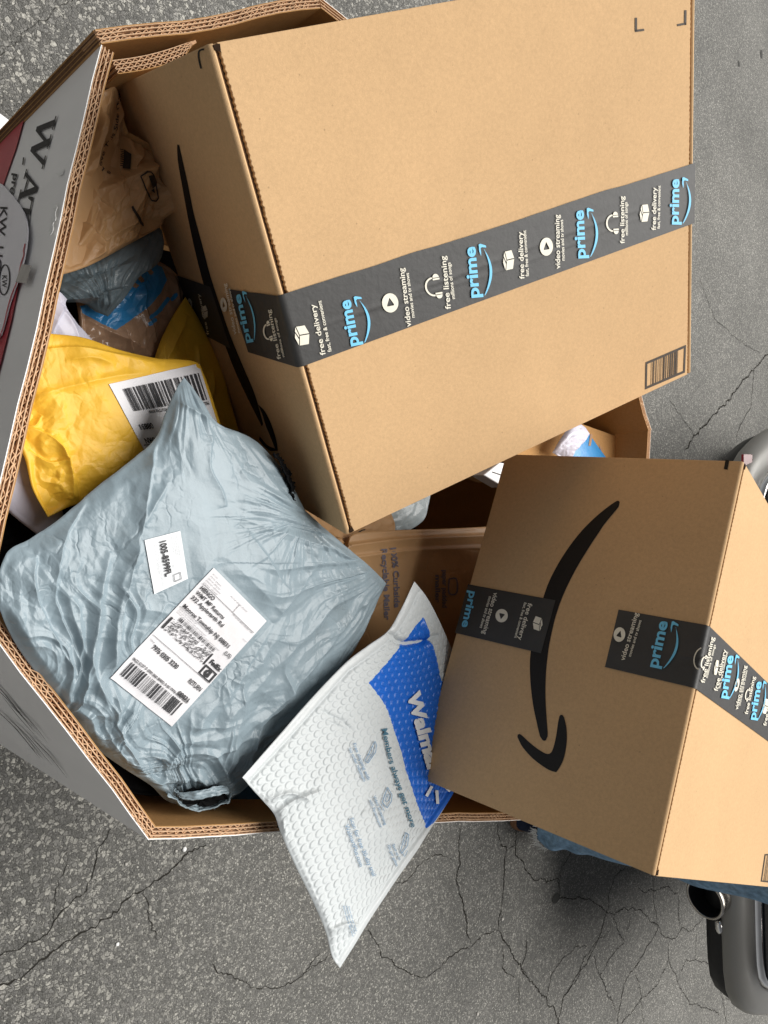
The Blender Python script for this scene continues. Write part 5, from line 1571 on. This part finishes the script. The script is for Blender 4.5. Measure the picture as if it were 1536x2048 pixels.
bk = Sheet(t0=[(176, 1492, .748), (250, 1520, .756), (320, 1545, .757), (420, 1570, .757)], t1=[(192, 1506, .760), (222, 1553, .765), (262, 1586, .765), (345, 1593, .765), (432, 1599, .762)],
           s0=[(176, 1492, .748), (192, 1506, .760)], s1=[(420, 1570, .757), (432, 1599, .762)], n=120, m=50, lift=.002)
bk.displace(crumple(bk.U, bk.V, .03, .12, 181, 2) * sstep(0, .003, bk.edge)); bk.recompute()  # added sheet, its black replaces the shade along the lower wall
tag(bk.build('gap_shade_sheet', MAT['poly_black'], None, thick=.02), 'black plastic bag wedged against the bin\'s lower left corner under the large grey bag', 'shade sheet')
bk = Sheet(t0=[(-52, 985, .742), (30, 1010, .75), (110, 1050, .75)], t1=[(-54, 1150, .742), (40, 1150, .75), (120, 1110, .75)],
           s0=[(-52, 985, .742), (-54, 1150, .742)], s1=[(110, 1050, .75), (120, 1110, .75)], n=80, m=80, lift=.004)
bk.displace(crumple(bk.U, bk.V, .03, .12, 183, 2) * sstep(0, .003, bk.edge)); bk.recompute()  # added sheet, black in place of the shade at the near wall
tag(bk.build('gap_shade_sheet', MAT['poly_black'], None, thick=.02), 'added black sheet standing in for shade between the lower white mailer and the grey bag', 'shade sheet')

# ---------------------------------------------------------------- things at the far end of the bin
def lowbox(name, label, quad, z, down, mat, cat):
    """small carton: top quad given in photo px at heights z"""
    P = [at_z(q[0], q[1], zz) for q, zz in zip(quad, z)]
    b = MB(); b.prism(P, (0, 0, -down))
    t = thing(name, label, cat, tuple(P[0] - [0, 0, down]))
    bevel(b.build('carton_body', MAT[mat], t), .002)
    return t, P
t, P = lowbox('shipping_box', 'brown box with bright blue tape lettered W at the bin\'s far end', [(1110, 868), (1160, 846), (1262, 882), (1240, 960)], (.765, .765, .788, .785), .2, 'kraft_bin', 'cardboard box')
fl_ = Flat(P[0], np.cross(P[1] - P[0], P[3] - P[0]))
tb = patch(fl_, [(1128, 856), (1258, 884), (1236, 950), (1100, 940)], 'tape', MAT['prime_blue'], t, .0008, 6, 6)
pr = Print(fl_, .0016); pr.stroke([(1226, 874), (1221, 903), (1213, 880), (1202, 899), (1196, 873)], 4.5, n=40); pr.stroke([(1182, 868), (1178, 892)], 4.5); pr.build('tape_lettering', MAT['brown_film'], tb)
t, P = lowbox('shipping_box', 'plain shaded brown box right beneath the far lower edge of the tilted box', [(960, 900), (1120, 830), (1165, 870), (1110, 960)], (.765, .77, .785, .78), .18, 'kraft_bin', 'cardboard box')
cl = Sheet(t0=[(1105, 905, .80), (1120, 880, .81), (1140, 852, .812), (1155, 846, .81)], t1=[(1135, 925, .80), (1150, 900, .81), (1170, 880, .812), (1178, 868, .81)], s0=[(1105, 905, .80), (1135, 925, .80)], s1=[(1155, 846, .81), (1168, 854, .81), (1178, 868, .81)], n=90, m=60, lift=.012)
cl.displace((crumple(cl.U, cl.V, .02, .35, 161, 3)) * sstep(0, .003, cl.edge)); cl.recompute()
tag(cl.build('plastic_wrapped_item', MAT['white_film'], None, thick=.015), 'crinkled clear wrapped white package on the far plain brown box', 'package')
t, P = lowbox('white_packet', 'small white labelled packet wedged between the tilted box and the upright box', [(968, 950), (1000, 925), (1040, 930), (1010, 975)], (.765, .765, .765, .765), .03, 'white_paper', 'packet')
fl_ = Flat(P[0], np.cross(P[1] - P[0], P[3] - P[0])); pr = Print(fl_, .0006); pr.stroke([(984, 944), (1002, 950)], 2); stuff(pr.build('printed_marks', MAT['ink'], t))

# ---------------------------------------------------------------- white bubble mailer with blue end
wm = Sheet(
    t0=[(829, 1163, .862), (852, 1192, .858), (872, 1228, .852), (892, 1272, .846), (915, 1330, .84), (925, 1400, .835), (922, 1480, .84), (918, 1540, .848), (906, 1588, .862)],
    t1=[(485, 1555, .872), (508, 1582, .872), (528, 1604, .874), (549, 1630, .876), (562, 1668, .882), (590, 1730, .888), (622, 1795, .892), (651, 1862, .896), (664, 1912, .898), (680, 1936, .898)],
    s0=[(829, 1163, .862), (815, 1192, .862), (800, 1222, .862), (776, 1262, .862), (735, 1292, .864), (690, 1327, .866), (620, 1400, .868), (550, 1480, .87), (485, 1555, .872)],
    s1=[(906, 1588, .862), (878, 1632, .866), (853, 1668, .87), (830, 1704, .874), (790, 1762, .882), (740, 1838, .89), (710, 1888, .895), (680, 1936, .898)],
    n=620, m=520, lift=.010, sharp=.45)
PX = wm.px
# keep the blue end below the upright carton's foot
Um, Vm = wm.U, wm.V
bp_ = .0107
ang = -.06
ca, sa = math.cos(ang), math.sin(ang)
A_, B_ = Um * ca - Vm * sa, Um * sa + Vm * ca
row = np.round(B_ / (bp_ * .866)); off = np.where(np.mod(row, 2) == 1, .5, 0)
cx_ = (np.round(A_ / bp_ - off) + off) * bp_; cy_ = row * bp_ * .866
best = np.hypot(A_ - cx_, B_ - cy_)
for dr in (-1, 1):
    r2 = row + dr; o2 = np.where(np.mod(r2, 2) == 1, .5, 0)
    c2 = (np.round(A_ / bp_ - o2) + o2) * bp_
    best = np.minimum(best, np.hypot(A_ - c2, B_ - r2 * bp_ * .866))
rb = .0047
hsel = _hash(np.round(cx_ / bp_ * 2), row, 77)
bub = np.clip((rb - best) / .0014, 0, 1); bub = bub * bub * (3 - 2 * bub)
bub = bub * (.72 + .35 * hsel) * (1 + .12 * (best / rb) ** 2)
dseal, _, _ = seg_dist(PX, [(829, 1163), (800, 1222), (776, 1262), (690, 1327), (485, 1555)])
dseal2, _, _ = seg_dist(PX, [(485, 1555), (549, 1630), (562, 1668), (622, 1795), (664, 1912), (680, 1936)])
dseal3, _, _ = seg_dist(PX, [(906, 1588), (853, 1668), (740, 1838), (680, 1936)])
mb_ = sstep(17, 24, dseal) * sstep(3, 8, dseal2) * sstep(9, 16, dseal3)
mb_ *= 1 - sstep(1290, 1240, PX[..., 1]) * .5
h = .0010 * bub * mb_
h += -.0020 * np.exp(-((dseal - 19) / 3.2) ** 2) * (.7 + .6 * vnoise(Um * 60, Vm * 60, 3)) + .0010 * np.exp(-((dseal - 9) / 6) ** 2)
h += -.0018 * np.exp(-((dseal3 - 12) / 3) ** 2) + .0005 * np.exp(-((dseal3 - 6) / 3) ** 2)
h += folds(wm, [([(776, 1265), (805, 1286), (846, 1284), (880, 1270)], 6, -.012, 0), ([(548, 1630), (580, 1600), (640, 1580)], 7, .006, 1), ([(530, 1600), (575, 1585), (615, 1600)], 5, .005, 0),
                ([(562, 1640), (572, 1700), (600, 1760)], 9, .006, 1), ([(640, 1420), (680, 1440), (715, 1470)], 3.5, -.0022, 0), ([(650, 1440), (690, 1458), (705, 1476)], 3, -.0018, 0),
                ([(846, 1236), (860, 1290), (876, 1350)], 4, .006, 0), ([(654, 1860), (690, 1845), (720, 1850)], 6, .005, 1), 
                ([(720, 1620), (760, 1650), (800, 1690)], 40, .006, 0)])
h += crumple(Um, Vm, .09, .05, 171, 2) + .0006 * (fbm(Um * 50, Vm * 50, 5) - .5)
h += .004 * np.exp(-(((PX[..., 0] - 690) / 110) ** 2 + ((PX[..., 1] - 1640) / 150) ** 2))
h *= sstep(0, .004, wm.edge) * .9 + .1
wm.displace(h, 14); wm.recompute()
wmo = thing('bubble_mailer', 'white bubble mailer with a bright blue end, lying over the bin\'s lower rim', 'bubble mailer', tuple(wm.P[310, 260]))
cxy = (wm.px[:-1, :-1] + wm.px[1:, 1:]) / 2
bluep = [(846.7, 1234), (823, 1262), (800, 1292), (775, 1325), (737.8, 1366), (766.5, 1403), (774, 1418), (781, 1437), (792, 1470), (803.7, 1504), (812, 1540), (823.7, 1575), (836, 1612), (849.5, 1646), (852, 1657), (868, 1645), (905, 1592), (960, 1560), (960, 1380), (893, 1380), (882, 1358), (874, 1330), (863, 1290), (852, 1249)]
fm = in_poly(cxy, bluep).astype(int)
seal = ((dseal < 14) | (dseal3 < 8))[:-1, :-1]
fm = np.where(seal & (fm == 0), 2, fm)
wm.build('mailer_film', None, wmo, thick=.014, mats=[MAT['bubble_white'], MAT['bubble_blue'], MAT['seal']], face_mats=fm)
pr = Print(wm, .0025)
pr.text('Walmart', path=[(811, 1386), (843, 1502), (861, 1566)], h=25, bold=.05)
stuff(pr.build('brand_lettering', MAT['wm_white'], wmo))
for q_ in ([(861, 1572), (850, 1592)], [(870.5, 1580), (872.5, 1607)], [(884, 1570), (898, 1582)], [(872, 1530), (874, 1510)]):
    pr = Print(wm, .0025); pr.stroke(q_, 6, n=6); pr.build('spark_ray', MAT['wm_white'], wmo)
pr = Print(wm, .0025)
pr.text('Members always get more', path=[(761, 1458), (770, 1500), (781, 1541), (797, 1588), (820, 1655)], h=10.5, bold=.022)
stuff(pr.build('brand_lettering', MAT['wm_ink'], wmo))
pr = Print(wm, .0025)
pr.text('Scan for free 30-day trial', path=[(696, 1637), (716, 1690), (742, 1752)], h=8.5, bold=.008)
pr.text('WalmartPlus.com', path=[(686, 1650), (700, 1685), (716, 1733)], h=8.5, bold=.008)
pr.text('Free shipping with', (703, 1488), (732, 1560), h=6.5); pr.text('no order minimum', (695, 1498), (724, 1563), h=6.5)
pr.text('Video streaming', (743, 1592), (766, 1650), h=5.5); pr.text('with Paramount+', (735, 1600), (757, 1655), h=5.5)
pr.text('Save up to', (781, 1688), (795, 1720), h=5.5); pr.text('10c per gallon', (772, 1690), (789, 1732), h=5.5)
pr.stroke([(727, 1521), (747, 1482), (750, 1490), (748, 1504), (733, 1526), (727, 1521)], 1.5, n=60); pr.stroke([(742, 1490), (744, 1502), (732, 1522)], 1.2); pr.stroke([(736, 1504), (734, 1510), (738, 1508)], 1.2)
pr.stroke([(761, 1604), (772, 1574), (781, 1590), (779, 1604), (771, 1616), (761, 1604)], 1.6, n=60); pr.stroke([(767, 1598), (773, 1588), (775, 1598), (769, 1604), (767, 1598)], 1.3); pr.stroke([(759, 1608), (765, 1622)], 1.3)
pr.stroke([(798, 1700), (808, 1664), (814, 1668), (812, 1690), (800, 1706), (798, 1700)], 1.5, n=60); pr.stroke([(804, 1690), (812, 1672)], 1.2); pr.stroke([(802, 1704), (806, 1712), (812, 1700)], 1.2)
for k in range(3):
    pr.text('lnmrw ulnr emlw nrul', path=[(683 + 5.2 * k, 1811 + k * .5), (691 + 5 * k, 1840), (702 + 3.2 * k, 1871 - k * 5)], h=3.0, bold=.02)
stuff(pr.build('small_print', MAT['wm_ink2'], wmo))
# ================================================================ parked car behind the bin
MAT.update(
    car_grey=coat('car_bumper_grey', (.25, .243, .225), .38, .05, 5, spec=.5, metal=.15),
    car_black=coat('car_black_plastic', (.018, .018, .018), .55, .15, 60, bump=.1, bscale=300, spec=.35),
    car_gloss=coat('car_black_gloss', (.008, .010, .014), .06, .05, 5, spec=.8),
    chrome=coat('chrome', (.80, .79, .77), .10, .03, 20, metal=1.0),
    steel=coat('exhaust_steel', (.45, .42, .38), .26, .1, 60, metal=1.0),
    soot=coat('exhaust_soot', (.006, .006, .006), .9, .1, 60),
    red_lens=coat('red_lens', (.16, .008, .012), .15, .05, 40, spec=.7),
    rubber=coat('tyre_rubber', (.022, .022, .022), .8, .15, 60),
    alloy=coat('alloy', (.5, .5, .5), .3, .05, 40, metal=1.0),
    denim=coat('denim', (.21, .34, .48), .85, .35, 60, bump=.6, bscale=700, bump2=.5, b2scale=45, spec=.2, col2=(.25, .36, .47), c2scale=14),
    fray=coat('frayed_thread', (.75, .76, .74), .9, .1, 200, spec=.1),
    skin=coat('skin', (.46, .27, .19), .55, .06, 30, bump=.1, bscale=300, spec=.35),
    shirt=coat('grey_shirt', (.22, .23, .25), .85, .08, 60, bump=.3, bscale=500, bump2=.4, b2scale=20, spec=.2),
    hair=coat('dark_hair', (.03, .02, .015), .6, .3, 120, bump=.6, bscale=200, stretch=(1, 1, .2)),
    shoe=coat('navy_canvas', (.018, .026, .05), .8, .15, 200, bump=.3, bscale=500, spec=.2),
    sole=coat('brown_sole', (.24, .12, .06), .7, .1, 120, spec=.3),
    eye=coat('eye', (.6, .6, .6), .2, .02, 20),
)
CY = -.716
HALF = [(2.435, 0), (2.44, .3), (2.45, .55), (2.465, .74), (2.49, .82), (2.55, .89), (2.65, .945), (2.78, .995), (2.95, 1.03), (3.2, 1.055), (3.8, 1.06), (6.6, 1.06), (7.05, 1.0), (7.3, .8), (7.38, .4), (7.4, 0)]
def loop(inset, z, rear=0.0, nn=90):
    h = resample([(x, y) for x, y in HALF], nn)
    pts = np.vstack([h, np.stack([h[::-1, 0], -h[::-1, 1]], -1)[1:-1]])
    d = np.roll(pts, -1, 0) - np.roll(pts, 1, 0); d /= np.linalg.norm(d, axis=1, keepdims=True) + 1e-9
    nrm = np.stack([-d[:, 1], d[:, 0]], -1)
    c = pts.mean(0); s_ = np.sign(((c - pts) * nrm).sum(1))[:, None]
    pts = pts + nrm * s_ * inset
    pts[:, 0] += rear * np.clip((4.2 - pts[:, 0]) / 1.8, 0, 1)
    return np.column_stack([pts[:, 0], pts[:, 1] + CY, np.full(len(pts), z)])
def loft(name, loops, mat, parent, smooth=True, caps=(False, False), label=None):
    n = len(loops[0]); V = np.vstack(loops); F = []
    for i in range(len(loops) - 1):
        for k in range(n):
            F.append((i * n + k, i * n + (k + 1) % n, (i + 1) * n + (k + 1) % n, (i + 1) * n + k))
    if caps[0]: F.append(tuple(range(n))[::-1])
    if caps[1]: F.append(tuple((len(loops) - 1) * n + k for k in range(n)))
    o = make(name, V, F, mat, parent, smooth)
    if label: o['label'] = label
    return o
car = thing('parked_car', 'dark car with grey rear bumper, chrome trim and twin exhausts parked beyond the bin', 'car', (2.44, CY, 0))
loft('lower_valance', [loop(.50, .34), loop(.34, .41), loop(.09, .494), loop(.03, .502), loop(.016, .54), loop(.022, .561)], MAT['car_black'], car, caps=(True, False))
loft('bumper', [loop(.022, .558), loop(.004, .562), loop(0, .568), loop(-.002, .585), loop(.002, .605), loop(.014, .622), loop(.04, .630), loop(.078, .635), loop(.088, .633), loop(.089, .62)], MAT['car_grey'], car)
loft('chrome_trim', [loop(.090, .625), loop(.092, .640), loop(.097, .648), loop(.104, .652), loop(.110, .650), loop(.1105, .636)], MAT['chrome'], car)
loft('body', [loop(.112, .62), loop(.118, .68), loop(.120, .80), loop(.118, .95), loop(.125, 1.08, .02), loop(.15, 1.14, .05)], MAT['car_gloss'], car)
loft('rear_and_side_glass', [loop(.152, 1.14, .05), loop(.20, 1.32, .14), loop(.26, 1.52, .26), loop(.29, 1.60, .32)], MAT['car_gloss'], car)
loft('roof', [loop(.289, 1.60, .32), loop(.33, 1.665, .38), loop(.45, 1.70, .5), loop(.7, 1.715, .6)], MAT['car_gloss'], car, caps=(False, True))
for sy in (-1, 1):
    yc = -1.225 if sy < 0 else 2 * CY + 1.225
    c = at_x(1407, 1799, 2.40) if sy < 0 else None
    base = np.array([2.405, c[1], c[2]]) if sy < 0 else np.array([2.405, 2 * CY - base0[1], base0[2]])
    if sy < 0: base0 = base
    ax = np.array([-1.0, -.10 * 1, -.16])
    ax /= np.linalg.norm(ax)
    if sy > 0: ax = ax * [1, -1, 1]
    back = -ax
    R0 = .062
    prof = [(0.012, R0 - .008), (0, R0 - .006), (-.001, R0), (.004, R0 + .003), (.02, R0 + .002), (.05, R0 - .002), (.10, R0 - .004), (.30, R0 - .006)]
    m_ = MB(); m_.tube([base + back * a for a, _ in prof], [r for _, r in prof], 40, caps=False, axis=back)
    tip = m_.build('exhaust_tip', MAT['steel'], car, True)
    m_ = MB(); m_.tube([base + back * .29, base + back * .011, base + back * .001], [R0 - .012, R0 - .008, R0 - .0065], 40, caps=False)
    m_.tube([base + back * .20, base + back * .21], [R0 - .008, R0 - .008], 40)
    m_.build('exhaust_bore', MAT['soot'], tip, True)
    # chrome collar above the pipe cut-out
    m_ = MB(); cc = np.array([2.452, base[1] - .075, .553])
    m_.tube([cc, cc + [.004, -.028, .004], cc + [.012, -.05, .0]], [.012, .013, .007], 14)
    m_.build('bumper_cutout_trim', MAT['chrome'], car, True)
def lamp(y0, y1, z0, z1, mat, name, inset=.117, proud=.012):
    L0, L1 = loop(inset - proud, z0), loop(inset - proud, z1)
    sel = [i for i in range(len(L0)) if y0 <= L0[i][1] <= y1 and L0[i][0] < 3.1]
    sel.sort(key=lambda i: L0[i][1])
    if len(sel) < 2: return
    V = [L0[i] for i in sel] + [L1[i] for i in sel]; k = len(sel)
    o = make(name, V, [(i, i + 1, k + i + 1, k + i) for i in range(k - 1)], mat, car, True)
    so = o.modifiers.new('t', 'SOLIDIFY'); so.thickness = .015; return o
lamp(CY + .60, CY + .90, .80, 1.02, MAT['red_lens'], 'tail_light'); lamp(CY - .90, CY - .60, .80, 1.02, MAT['red_lens'], 'tail_light')
r0 = at_x(1506, 918, 2.475)
for yy in (r0[1],):
    b = MB(); b.box((2.515, yy - .02, .600), (0, .04, 0), (.006, 0, .006), (.035, 0, .014)); 
    bevel(b.build('reflector', MAT['red_lens'], car), .002)
b = MB(); b.box((2.55, CY - .17, .74), (0, .34, 0), (-.012, 0, 0), (0, 0, .11)); bevel(b.build('number_plate', MAT['white_paper'], car), .003)
for wx in (4.15, 6.35):
    for sy in (-1, 1):
        yc = CY + sy * .93
        m_ = MB(); m_.tube([(wx, yc - .12, .36), (wx, yc - .11, .36), (wx, yc + .11, .36), (wx, yc + .12, .36)], [.33, .36, .36, .33], 40)
        w_ = m_.build('wheel', MAT['rubber'], car, True)
        m_ = MB(); m_.tube([(wx, yc + sy * .10, .36), (wx, yc + sy * .128, .36), (wx, yc + sy * .124, .36)], [.24, .24, .10], 32)
        m_.build('rim', MAT['alloy'], w_, True)

# ================================================================ person standing beyond the bin
PXc, PY = 2.19, -.893
pe = thing('person', 'person in ripped light blue jeans and navy shoes standing between the bin and the car', 'person', (PXc, PY, 0))
def skin_body(name, pts, edges, radii, mat, parent, sub=2, root=0):
    me = bpy.data.meshes.new(name)
    off = origin_of(parent)
    me.from_pydata([tuple(np.array(p) - off) for p in pts], edges, [])
    o = bpy.data.objects.new(name, me); COL.objects.link(o); o.parent = parent
    sk = o.modifiers.new('skin', 'SKIN'); sk.use_smooth_shade = True
    for i, r in enumerate(radii):
        v = me.skin_vertices[0].data[i]; v.radius = (r if isinstance(r, tuple) else (r, r)); v.use_root = (i == root)
    su = o.modifiers.new('sub', 'SUBSURF'); su.levels = sub; su.render_levels = sub
    me.materials.append(mat)
    return o
X0 = PXc
B = [(X0, PY, .93), (X0, PY, 1.10), (X0, PY, 1.28), (X0, PY, 1.42), (X0 - .01, PY, 1.50), (X0 - .02, PY, 1.56), (X0 - .03, PY, 1.64), (X0 - .02, PY, 1.72),
     (X0, PY - .18, 1.41), (X0 + .03, PY - .24, 1.13), (X0 - .17, PY - .12, 1.17), (X0 - .23, PY - .08, 1.18),
     (X0, PY + .18, 1.41), (X0 + .03, PY + .24, 1.13), (X0 - .17, PY + .12, 1.17), (X0 - .23, PY + .08, 1.18),
     (X0, PY - .07, .86), (X0 - .01, PY - .10, .50), (X0 + .03, PY - .14, .12), (X0 + .05, PY - .145, .07), (X0 + .0, PY - .15, .045),
     (X0, PY + .07, .86), (X0 - .01, PY + .10, .50), (X0 + .03, PY + .14, .12), (X0 + .05, PY + .145, .07), (X0 + .0, PY + .15, .045)]
E_ = [(0, 1), (1, 2), (2, 3), (3, 4), (4, 5), (5, 6), (6, 7), (3, 8), (8, 9), (9, 10), (10, 11), (3, 12), (12, 13), (13, 14), (14, 15), (0, 16), (16, 17), (17, 18), (18, 19), (19, 20), (0, 21), (21, 22), (22, 23), (23, 24), (24, 25)]
Rr = [(.13, .15), (.11, .13), (.12, .15), (.10, .12), .055, .06, .085, .07, .055, .042, .030, .032, .055, .042, .030, .032, .070, .050, .034, .035, .028, .070, .050, .034, .035, .028]
skin_body('body', B, E_, Rr, MAT['skin'], pe)
skin_body('shirt', [B[0], B[1], B[2], B[3], B[8], tuple((np.array(B[8]) + B[9]) / 2), B[12], tuple((np.array(B[12]) + B[13]) / 2)],
          [(0, 1), (1, 2), (2, 3), (3, 4), (4, 5), (3, 6), (6, 7)], [(.15, .17), (.135, .155), (.14, .17), (.115, .14), .075, .068, .075, .068], MAT['shirt'], pe)
for sy in (-1, 1):     # hands with separate fingers
    w0 = np.array([X0 - .24, PY + sy * .075, 1.18])
    for k, (dx, ln) in enumerate(((-.030, .070), (-.010, .080), (.010, .075), (.028, .060))):
        a = w0 + [-.02, 0, dx]; b_ = a + [-ln * .45, -sy * ln * .25, dx * .1]; c_ = b_ + [-ln * .12, -sy * ln * .42, 0]
        m_ = MB(); m_.tube([a, b_, c_, c_ + [0, -sy * .006, 0]], [.0095, .0088, .0078, .003], 10); m_.build('finger', MAT['skin'], pe, True)
    a = w0 + [.005, 0, .02]; m_ = MB(); m_.tube([a, a + [-.02, -sy * .01, .028], a + [-.045, -sy * .016, .040], a + [-.050, -sy * .017, .041]], [.012, .0105, .009, .003], 10); m_.build('thumb', MAT['skin'], pe, True)
hc = np.array([X0 - .03, PY, 1.665])
def ell(name, c, r, mat, seed=0, n=3, rough=0.0, parent=pe):
    bm = bmesh.new(); bmesh.ops.create_icosphere(bm, subdivisions=n, radius=1)
    V = np.array([tuple(v.co) for v in bm.verts]); F = [tuple(v.index for v in f.verts) for f in bm.faces]; bm.free()
    V = V * (1 + rough * (vnoise(V[:, 0] * 4 + 9, V[:, 1] * 4 + V[:, 2] * 3 + 9, seed)[:, None] - .5)) * np.array(r) + c
    return make(name, V, F, mat, parent, True)
ell('hair', hc + [.022, 0, .03], (.098, .085, .105), MAT['hair'], 3, 3, .15)
ell('nose', hc + [-.105, 0, -.03], (.018, .013, .022), MAT['skin'])
for sy in (-1, 1):
    ell('eye', hc + [-.088, sy * .032, .0], (.010, .014, .008), MAT['eye']); ell('ear', hc + [0, sy * .082, -.02], (.02, .010, .03), MAT['skin'])
ell('mouth', hc + [-.088, 0, -.072], (.008, .024, .007), MAT['red_lens'])
# jeans: two legs and seat, wrinkled, with ragged hems
def jean_leg(sy):
    n, m = 160, 48
    V = []
    hem = .105
    for i in range(n + 1):
        t = i / n; z = hem + (.90 - hem) * t
        cx = X0 + .012 - .035 * t * (1 - t) * 2 - .008; cy = PY + sy * (.145 - .115 * t + .03 * t * t)
        r = .080 + .006 * sstep(.45, .55, np.array(t)) - .006 * math.sin(t * 3) + .008 * t
        for k in range(m):
            a = 2 * math.pi * k / m
            w = .006 * math.sin(z * 60 + 2 * math.sin(a * 2 + sy) + a) * math.exp(-((t - .08) / .12) ** 2) + .0045 * math.sin(z * 42 + a * 2 + 3 * math.sin(z * 9)) * math.exp(-((t - .45) / .15) ** 2) + .003 * math.sin(z * 25 + a)
            rr = r + w
            zz = z + (.006 * math.sin(a * 5 + sy) if i == 0 else 0)
            V.append((cx + rr * math.cos(a) * 1.05, cy + rr * math.sin(a), zz))
    F = [(i * m + k, i * m + (k + 1) % m, (i + 1) * m + (k + 1) % m, (i + 1) * m + k) for i in range(n) for k in range(m)]
    o = make('jeans_leg', V, F, MAT['denim'], pe, True)
    so = o.modifiers.new('t', 'SOLIDIFY'); so.thickness = .003
    fr = MB(); rq = random.Random(4 + sy)
    for k in range(220):
        a = rq.uniform(0, 2 * math.pi); r = .084
        p_ = np.array([X0 + .004 + r * 1.06 * math.cos(a), PY + sy * .145 + r * math.sin(a), hem + rq.uniform(-.004, .006)])
        d_ = np.array([math.cos(a) * rq.uniform(-.004, .014), math.sin(a) * rq.uniform(-.004, .014), -rq.uniform(.008, .028)])
        q_ = np.array([rq.uniform(-.008, .008), rq.uniform(-.008, .008), 0])
        fr.tube([p_, p_ + d_ * .5 + q_ * .3, p_ + d_ + q_], [.0013, .0010, .0004], 3, caps=False)
    stuff(fr.build('frayed_hem', MAT['fray'], pe))
for sy in (-1, 1): jean_leg(sy)
skin_body('jeans_seat', [(X0, PY, 1.0), (X0, PY, .90), (X0, PY - .1, .84), (X0, PY + .1, .84)], [(0, 1), (1, 2), (1, 3)], [(.145, .16), (.15, .17), .115, .115], MAT['denim'], pe)
for sy in (-1, 1):
    fc = np.array([X0 + .055, PY + sy * .15, 0])
    out = []
    for a in np.linspace(0, 2 * math.pi, 32, endpoint=False):
        out.append((fc[0] + .145 * math.cos(a), fc[1] + (.050 + .006 * -math.cos(a)) * math.sin(a)))
    rows = []
    for z, s_ in ((.001, .97), (.006, 1.0), (.022, 1.0), (.026, .975)):
        rows.append([(fc[0] + (x - fc[0]) * s_, fc[1] + (y - fc[1]) * s_, z) for x, y in out])
    V = [p for r in rows for p in r]; k = 32
    F = [(i * k + j, i * k + (j + 1) % k, (i + 1) * k + (j + 1) % k, (i + 1) * k + j) for i in range(3) for j in range(k)] + [tuple(range(k))[::-1], tuple(range(3 * k, 4 * k))]
    so_ = make('shoe_sole', V, F, MAT['sole'], pe)
    rows = []
    for z, s_, dx in ((.026, .95, 0), (.045, .93, 0), (.062, .84, .008), (.078, .66, .03), (.095, .48, .055), (.11, .40, .066)):
        rows.append([(fc[0] + dx + (x - fc[0]) * s_, fc[1] + (y - fc[1]) * max(s_, .72), z) for x, y in out])
    V = [p for r in rows for p in r]
    F = [(i * k + j, i * k + (j + 1) % k, (i + 1) * k + (j + 1) % k, (i + 1) * k + j) for i in range(len(rows) - 1) for j in range(k)] + [tuple((len(rows) - 1) * k + j for j in range(k))]
    make('shoe', V, F, MAT['shoe'], pe, True)
